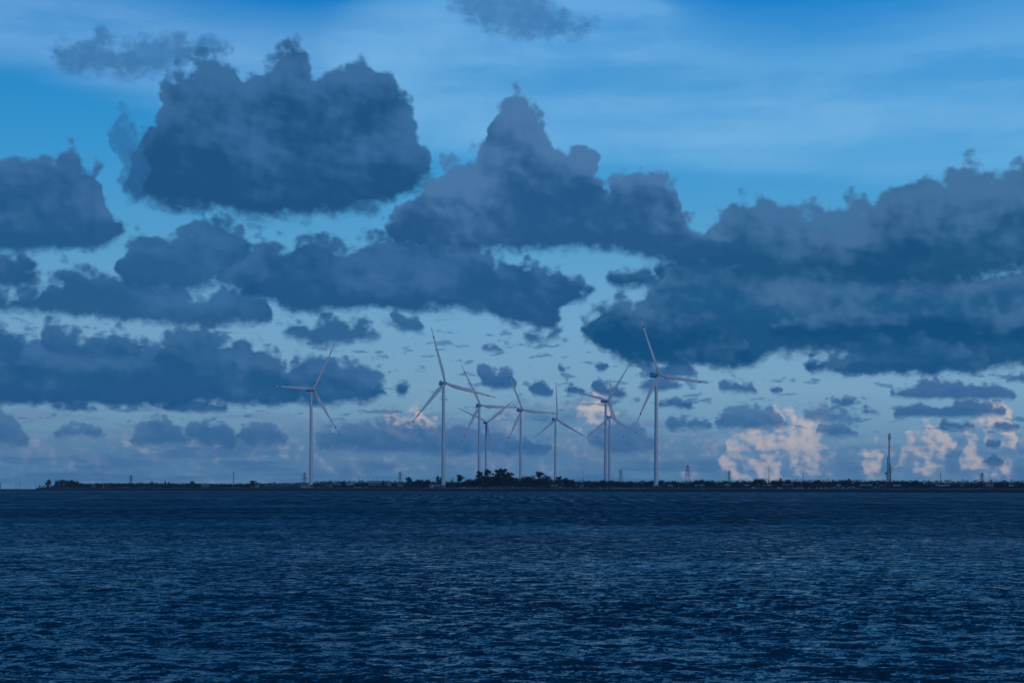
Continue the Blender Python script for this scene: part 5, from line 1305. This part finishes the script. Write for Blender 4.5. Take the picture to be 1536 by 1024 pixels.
MASTS = [
    (350.5, 705.5, 60, .42, 'thin dark mast left of the leftmost turbine'),
    (874.3, 705.3, 110, .30, 'thin mast between the big clump and the two turbines in line'),
    (1153.4, 696.0, 90, .28, 'thin tall mast between the second pylon and the great mast'),
    (1204.8, 707.0, 420, .26, 'faintest mast, above the dip in the trees'),
    (1411, 708.0, 100, .28, 'thin mast over the long white-roofed shed at right'),
]
for px, top, back, r, label in MASTS:
    x, Y = spot(px, back)
    o = make_mast(height(px, top, Y) - LAND_Z, r)
    o.location = (x, Y, LAND_Z)
    tag(o, label, 'mast', 'thin masts behind the shore')


def make_lattice_mast(h, half, top_ring, label, px, back):
    x, Y = spot(px, back)
    t = empty('lattice_mast', (x, Y, LAND_Z))
    b = MB()
    n = max(8, int(h / 2.6))
    lattice(b, [(-.4 + (h + .4) * k / n, half * (1 - .25 * k / n)) for k in range(n + 1)], .075)
    b.build('lattice_body', M_RUST, t)
    if top_ring:
        p = MB()
        p.box(-1.0, 1.0, -1.0, 1.0, h - .9, h - .75)
        for s in (-1, 1):
            p.bar((s, -1, h - .75), (s, -1, h + .4), .06).bar((s, 1, h - .75), (s, 1, h + .4), .06)
        p.build('platform', M_RUST, t)
        MB().bar((0, 0, h - .7), (0, 0, h + 1.0), .14).build('aerial', M_DARK, t)
        for z in (.975, .95, .93):
            for s in (-1, 1):
                MB().box(s * .75 - .16, s * .75 + .16, -.9, -.6, h * z - 1.6, h * z - .6).build('antenna_panel', M_DARK, t)
    else:
        MB().bar((0, 0, h), (0, 0, h + 1.6), .10).build('aerial', M_DARK, t)
    tag(t, label, 'mast', 'cluster of lattice masts at the right')
    return t


def hh(px, top, back):
    return height(px, top, spot(px, back)[1]) - LAND_Z


make_lattice_mast(hh(1333.7, 650.5, 50), .45, True, 'great lattice mast, by far the tallest, at the right', 1333.7, 50)
make_lattice_mast(hh(1331.4, 685.5, 44), .2, False, 'middle-height lattice mast hard against the left of the great mast', 1331.2, 44)
make_lattice_mast(hh(1335.6, 698.0, 46), .2, False, 'short lattice mast hard against the right of the great mast', 1335.8, 46)


def build_dish():
    px, back = 1328.9, 42
    x, Y = spot(px, back)
    h = hh(px, 709, back)
    t = empty('dish_pole', (x, Y, LAND_Z))
    MB().bar((0, 0, -.4), (0, 0, h), .16, .13, 8, True).build('pole', M_RUST, t)
    d = MB()
    d.rings([[(r * math.cos(2 * math.pi * k / 18), y, h - .3 + r * math.sin(2 * math.pi * k / 18)) for k in range(18)] for y, r in ((-.15, .25), (-.25, .6), (-.45, .85), (-.42, .8), (-.22, .55))])
    d.build('dish', M_DARK, t)
    MB().bar((.9, 0, h - 2.2), (.2, 0, h - 2.2), .08).box(.5, 1.3, -.3, .1, h - 3.2, h - 2.2).build('radio_unit', M_DARK, t)
    tag(t, 'short pole carrying a round dish left of the great mast', 'mast')


build_dish()


def make_h_frame():
    t = empty('h_frame', (0, 0, 0))
    for s in (-1, 1):
        MB().bar((s * 1.85, 0, -.4), (s * 1.85, 0, 9), .17, .12, 8, True).build('pole', M_POLE, t)
    MB().bar((-2.6, 0, 5.2), (2.6, 0, 5.2), .12).bar((-2.6, .0, 5.7), (2.6, 0, 5.7), .07).build('crossbeam', M_POLE, t)
    k = MB()
    for x in (-2.4, 0, 2.4):
        k.bar((x, 0, 5.2), (x, 0, 4.4), .07)
    k.build('insulator_set', M_DARK, t)
    return t


for i, (px, label) in enumerate(((542.0, 'left one of two double-pole power frames over the large pale building'), (562.5, 'right one of two double-pole power frames over the large pale building'))):
    x, Y = spot(px, 120)
    o = make_h_frame() if i == 0 else copy_tree(h0)
    if i == 0:
        h0 = o
    s = (height(px, 714.5, Y) - LAND_Z) / 9.0
    o.location = (x, Y, LAND_Z)
    o.scale = (s * .8, s * .8, s)
    tag(o, label, 'power pole', 'double-pole power frames')


def make_utility_pole():
    t = empty('utility_pole', (0, 0, 0))
    MB().bar((0, 0, -.6), (0, 0, 9.0), .19, .13, 8, True).build('pole', M_POLE, t)
    a = MB().bar((-.9, 0, 8.3), (.9, 0, 8.3), .08).bar((-.7, 0, 7.6), (.7, 0, 7.6), .07)
    arm = a.build('crossarm', M_POLE, t)
    k = MB()
    for x in (-.8, -.4, .4, .8):
        k.bar((x, 0, 8.38), (x, 0, 8.62), .05)
    k.build('insulator_set', M_DARK, arm)
    return t


up0 = None
for px, top, w, label in (
        (.6, 723.6, 1.9, 'thick utility pole on the low spit at the very left edge'),
        (24, 723.3, 1, 'utility pole on the low spit, left one of a pair'),
        (29.6, 722.8, 1, 'utility pole on the low spit, right one of a pair'),
        (53.4, 722.4, 1, 'utility pole where the spit meets the land, taller of two'),
        (59.4, 722.8, .8, 'short utility pole between two others and the lone feathery tree'),
        (68, 723.5, .8, 'utility pole hard left of the lone feathery tree')):
    t = bearing(px)
    Y = SHORE_A / (1 - SHORE_B * t) + (6 if px < 52 else 24)
    o = make_utility_pole() if up0 is None else copy_tree(up0)
    up0 = up0 or o
    base = .9 if px < 52 else LAND_Z - .3
    s = (height(px, top, Y) - base) / 9.0
    o.location = (t * Y, Y, base)
    o.scale = (w, w, s)
    o.rotation_euler = (0, 0, rng.uniform(-.5, .5))
    tag(o, label, 'utility pole', 'utility poles at the left end of the shore')


def build_posts():
    x, Y = spot(155, 8)
    t = empty('white_marker', (x, Y, 2.3))
    MB().box(-.55, .55, -.55, .55, -.3, .35).build('base', M_CONC, t)
    MB().lathe([(.38, .353), (.30, 2.4), (.42, 2.45), (.42, 2.6), (.1, 2.95)], 14).build('pillar', M_WALLS[0], t)
    tag(t, 'small pale marker pillar on the sea wall at the left', 'marker')
    x, Y = spot(1452, 9)
    t = empty('dark_post', (x, Y, 2.2))
    MB().bar((0, 0, -.3), (0, 0, 5.6), .26, .22, 8, True).build('post', M_POLE, t)
    MB().box(-.55, .55, -.12, .12, 5.0, 5.5).build('lamp_bar', M_DARK, t)
    tag(t, 'dark upright post on the sea wall near the right edge', 'post')


build_posts()


# ------------------------------------------------------------------ evening air
def build_haze():
    m = bpy.data.materials.new('evening_haze')
    m.use_nodes = True
    t = m.node_tree
    t.nodes.clear()
    v = t.nodes.new('ShaderNodeVolumePrincipled')
    v.inputs['Color'].default_value = (.70, .84, 1.0, 1)
    v.inputs['Density'].default_value = 8.0e-5
    o = t.nodes.new('ShaderNodeOutputMaterial')
    t.links.new(v.outputs[0], o.inputs['Volume'])
    tag(MB().box(-5800, 5800, -5800, 5800, -2.4, 150).build('haze', m), 'thin blue evening haze over the water and shore', kind='stuff')


build_haze()
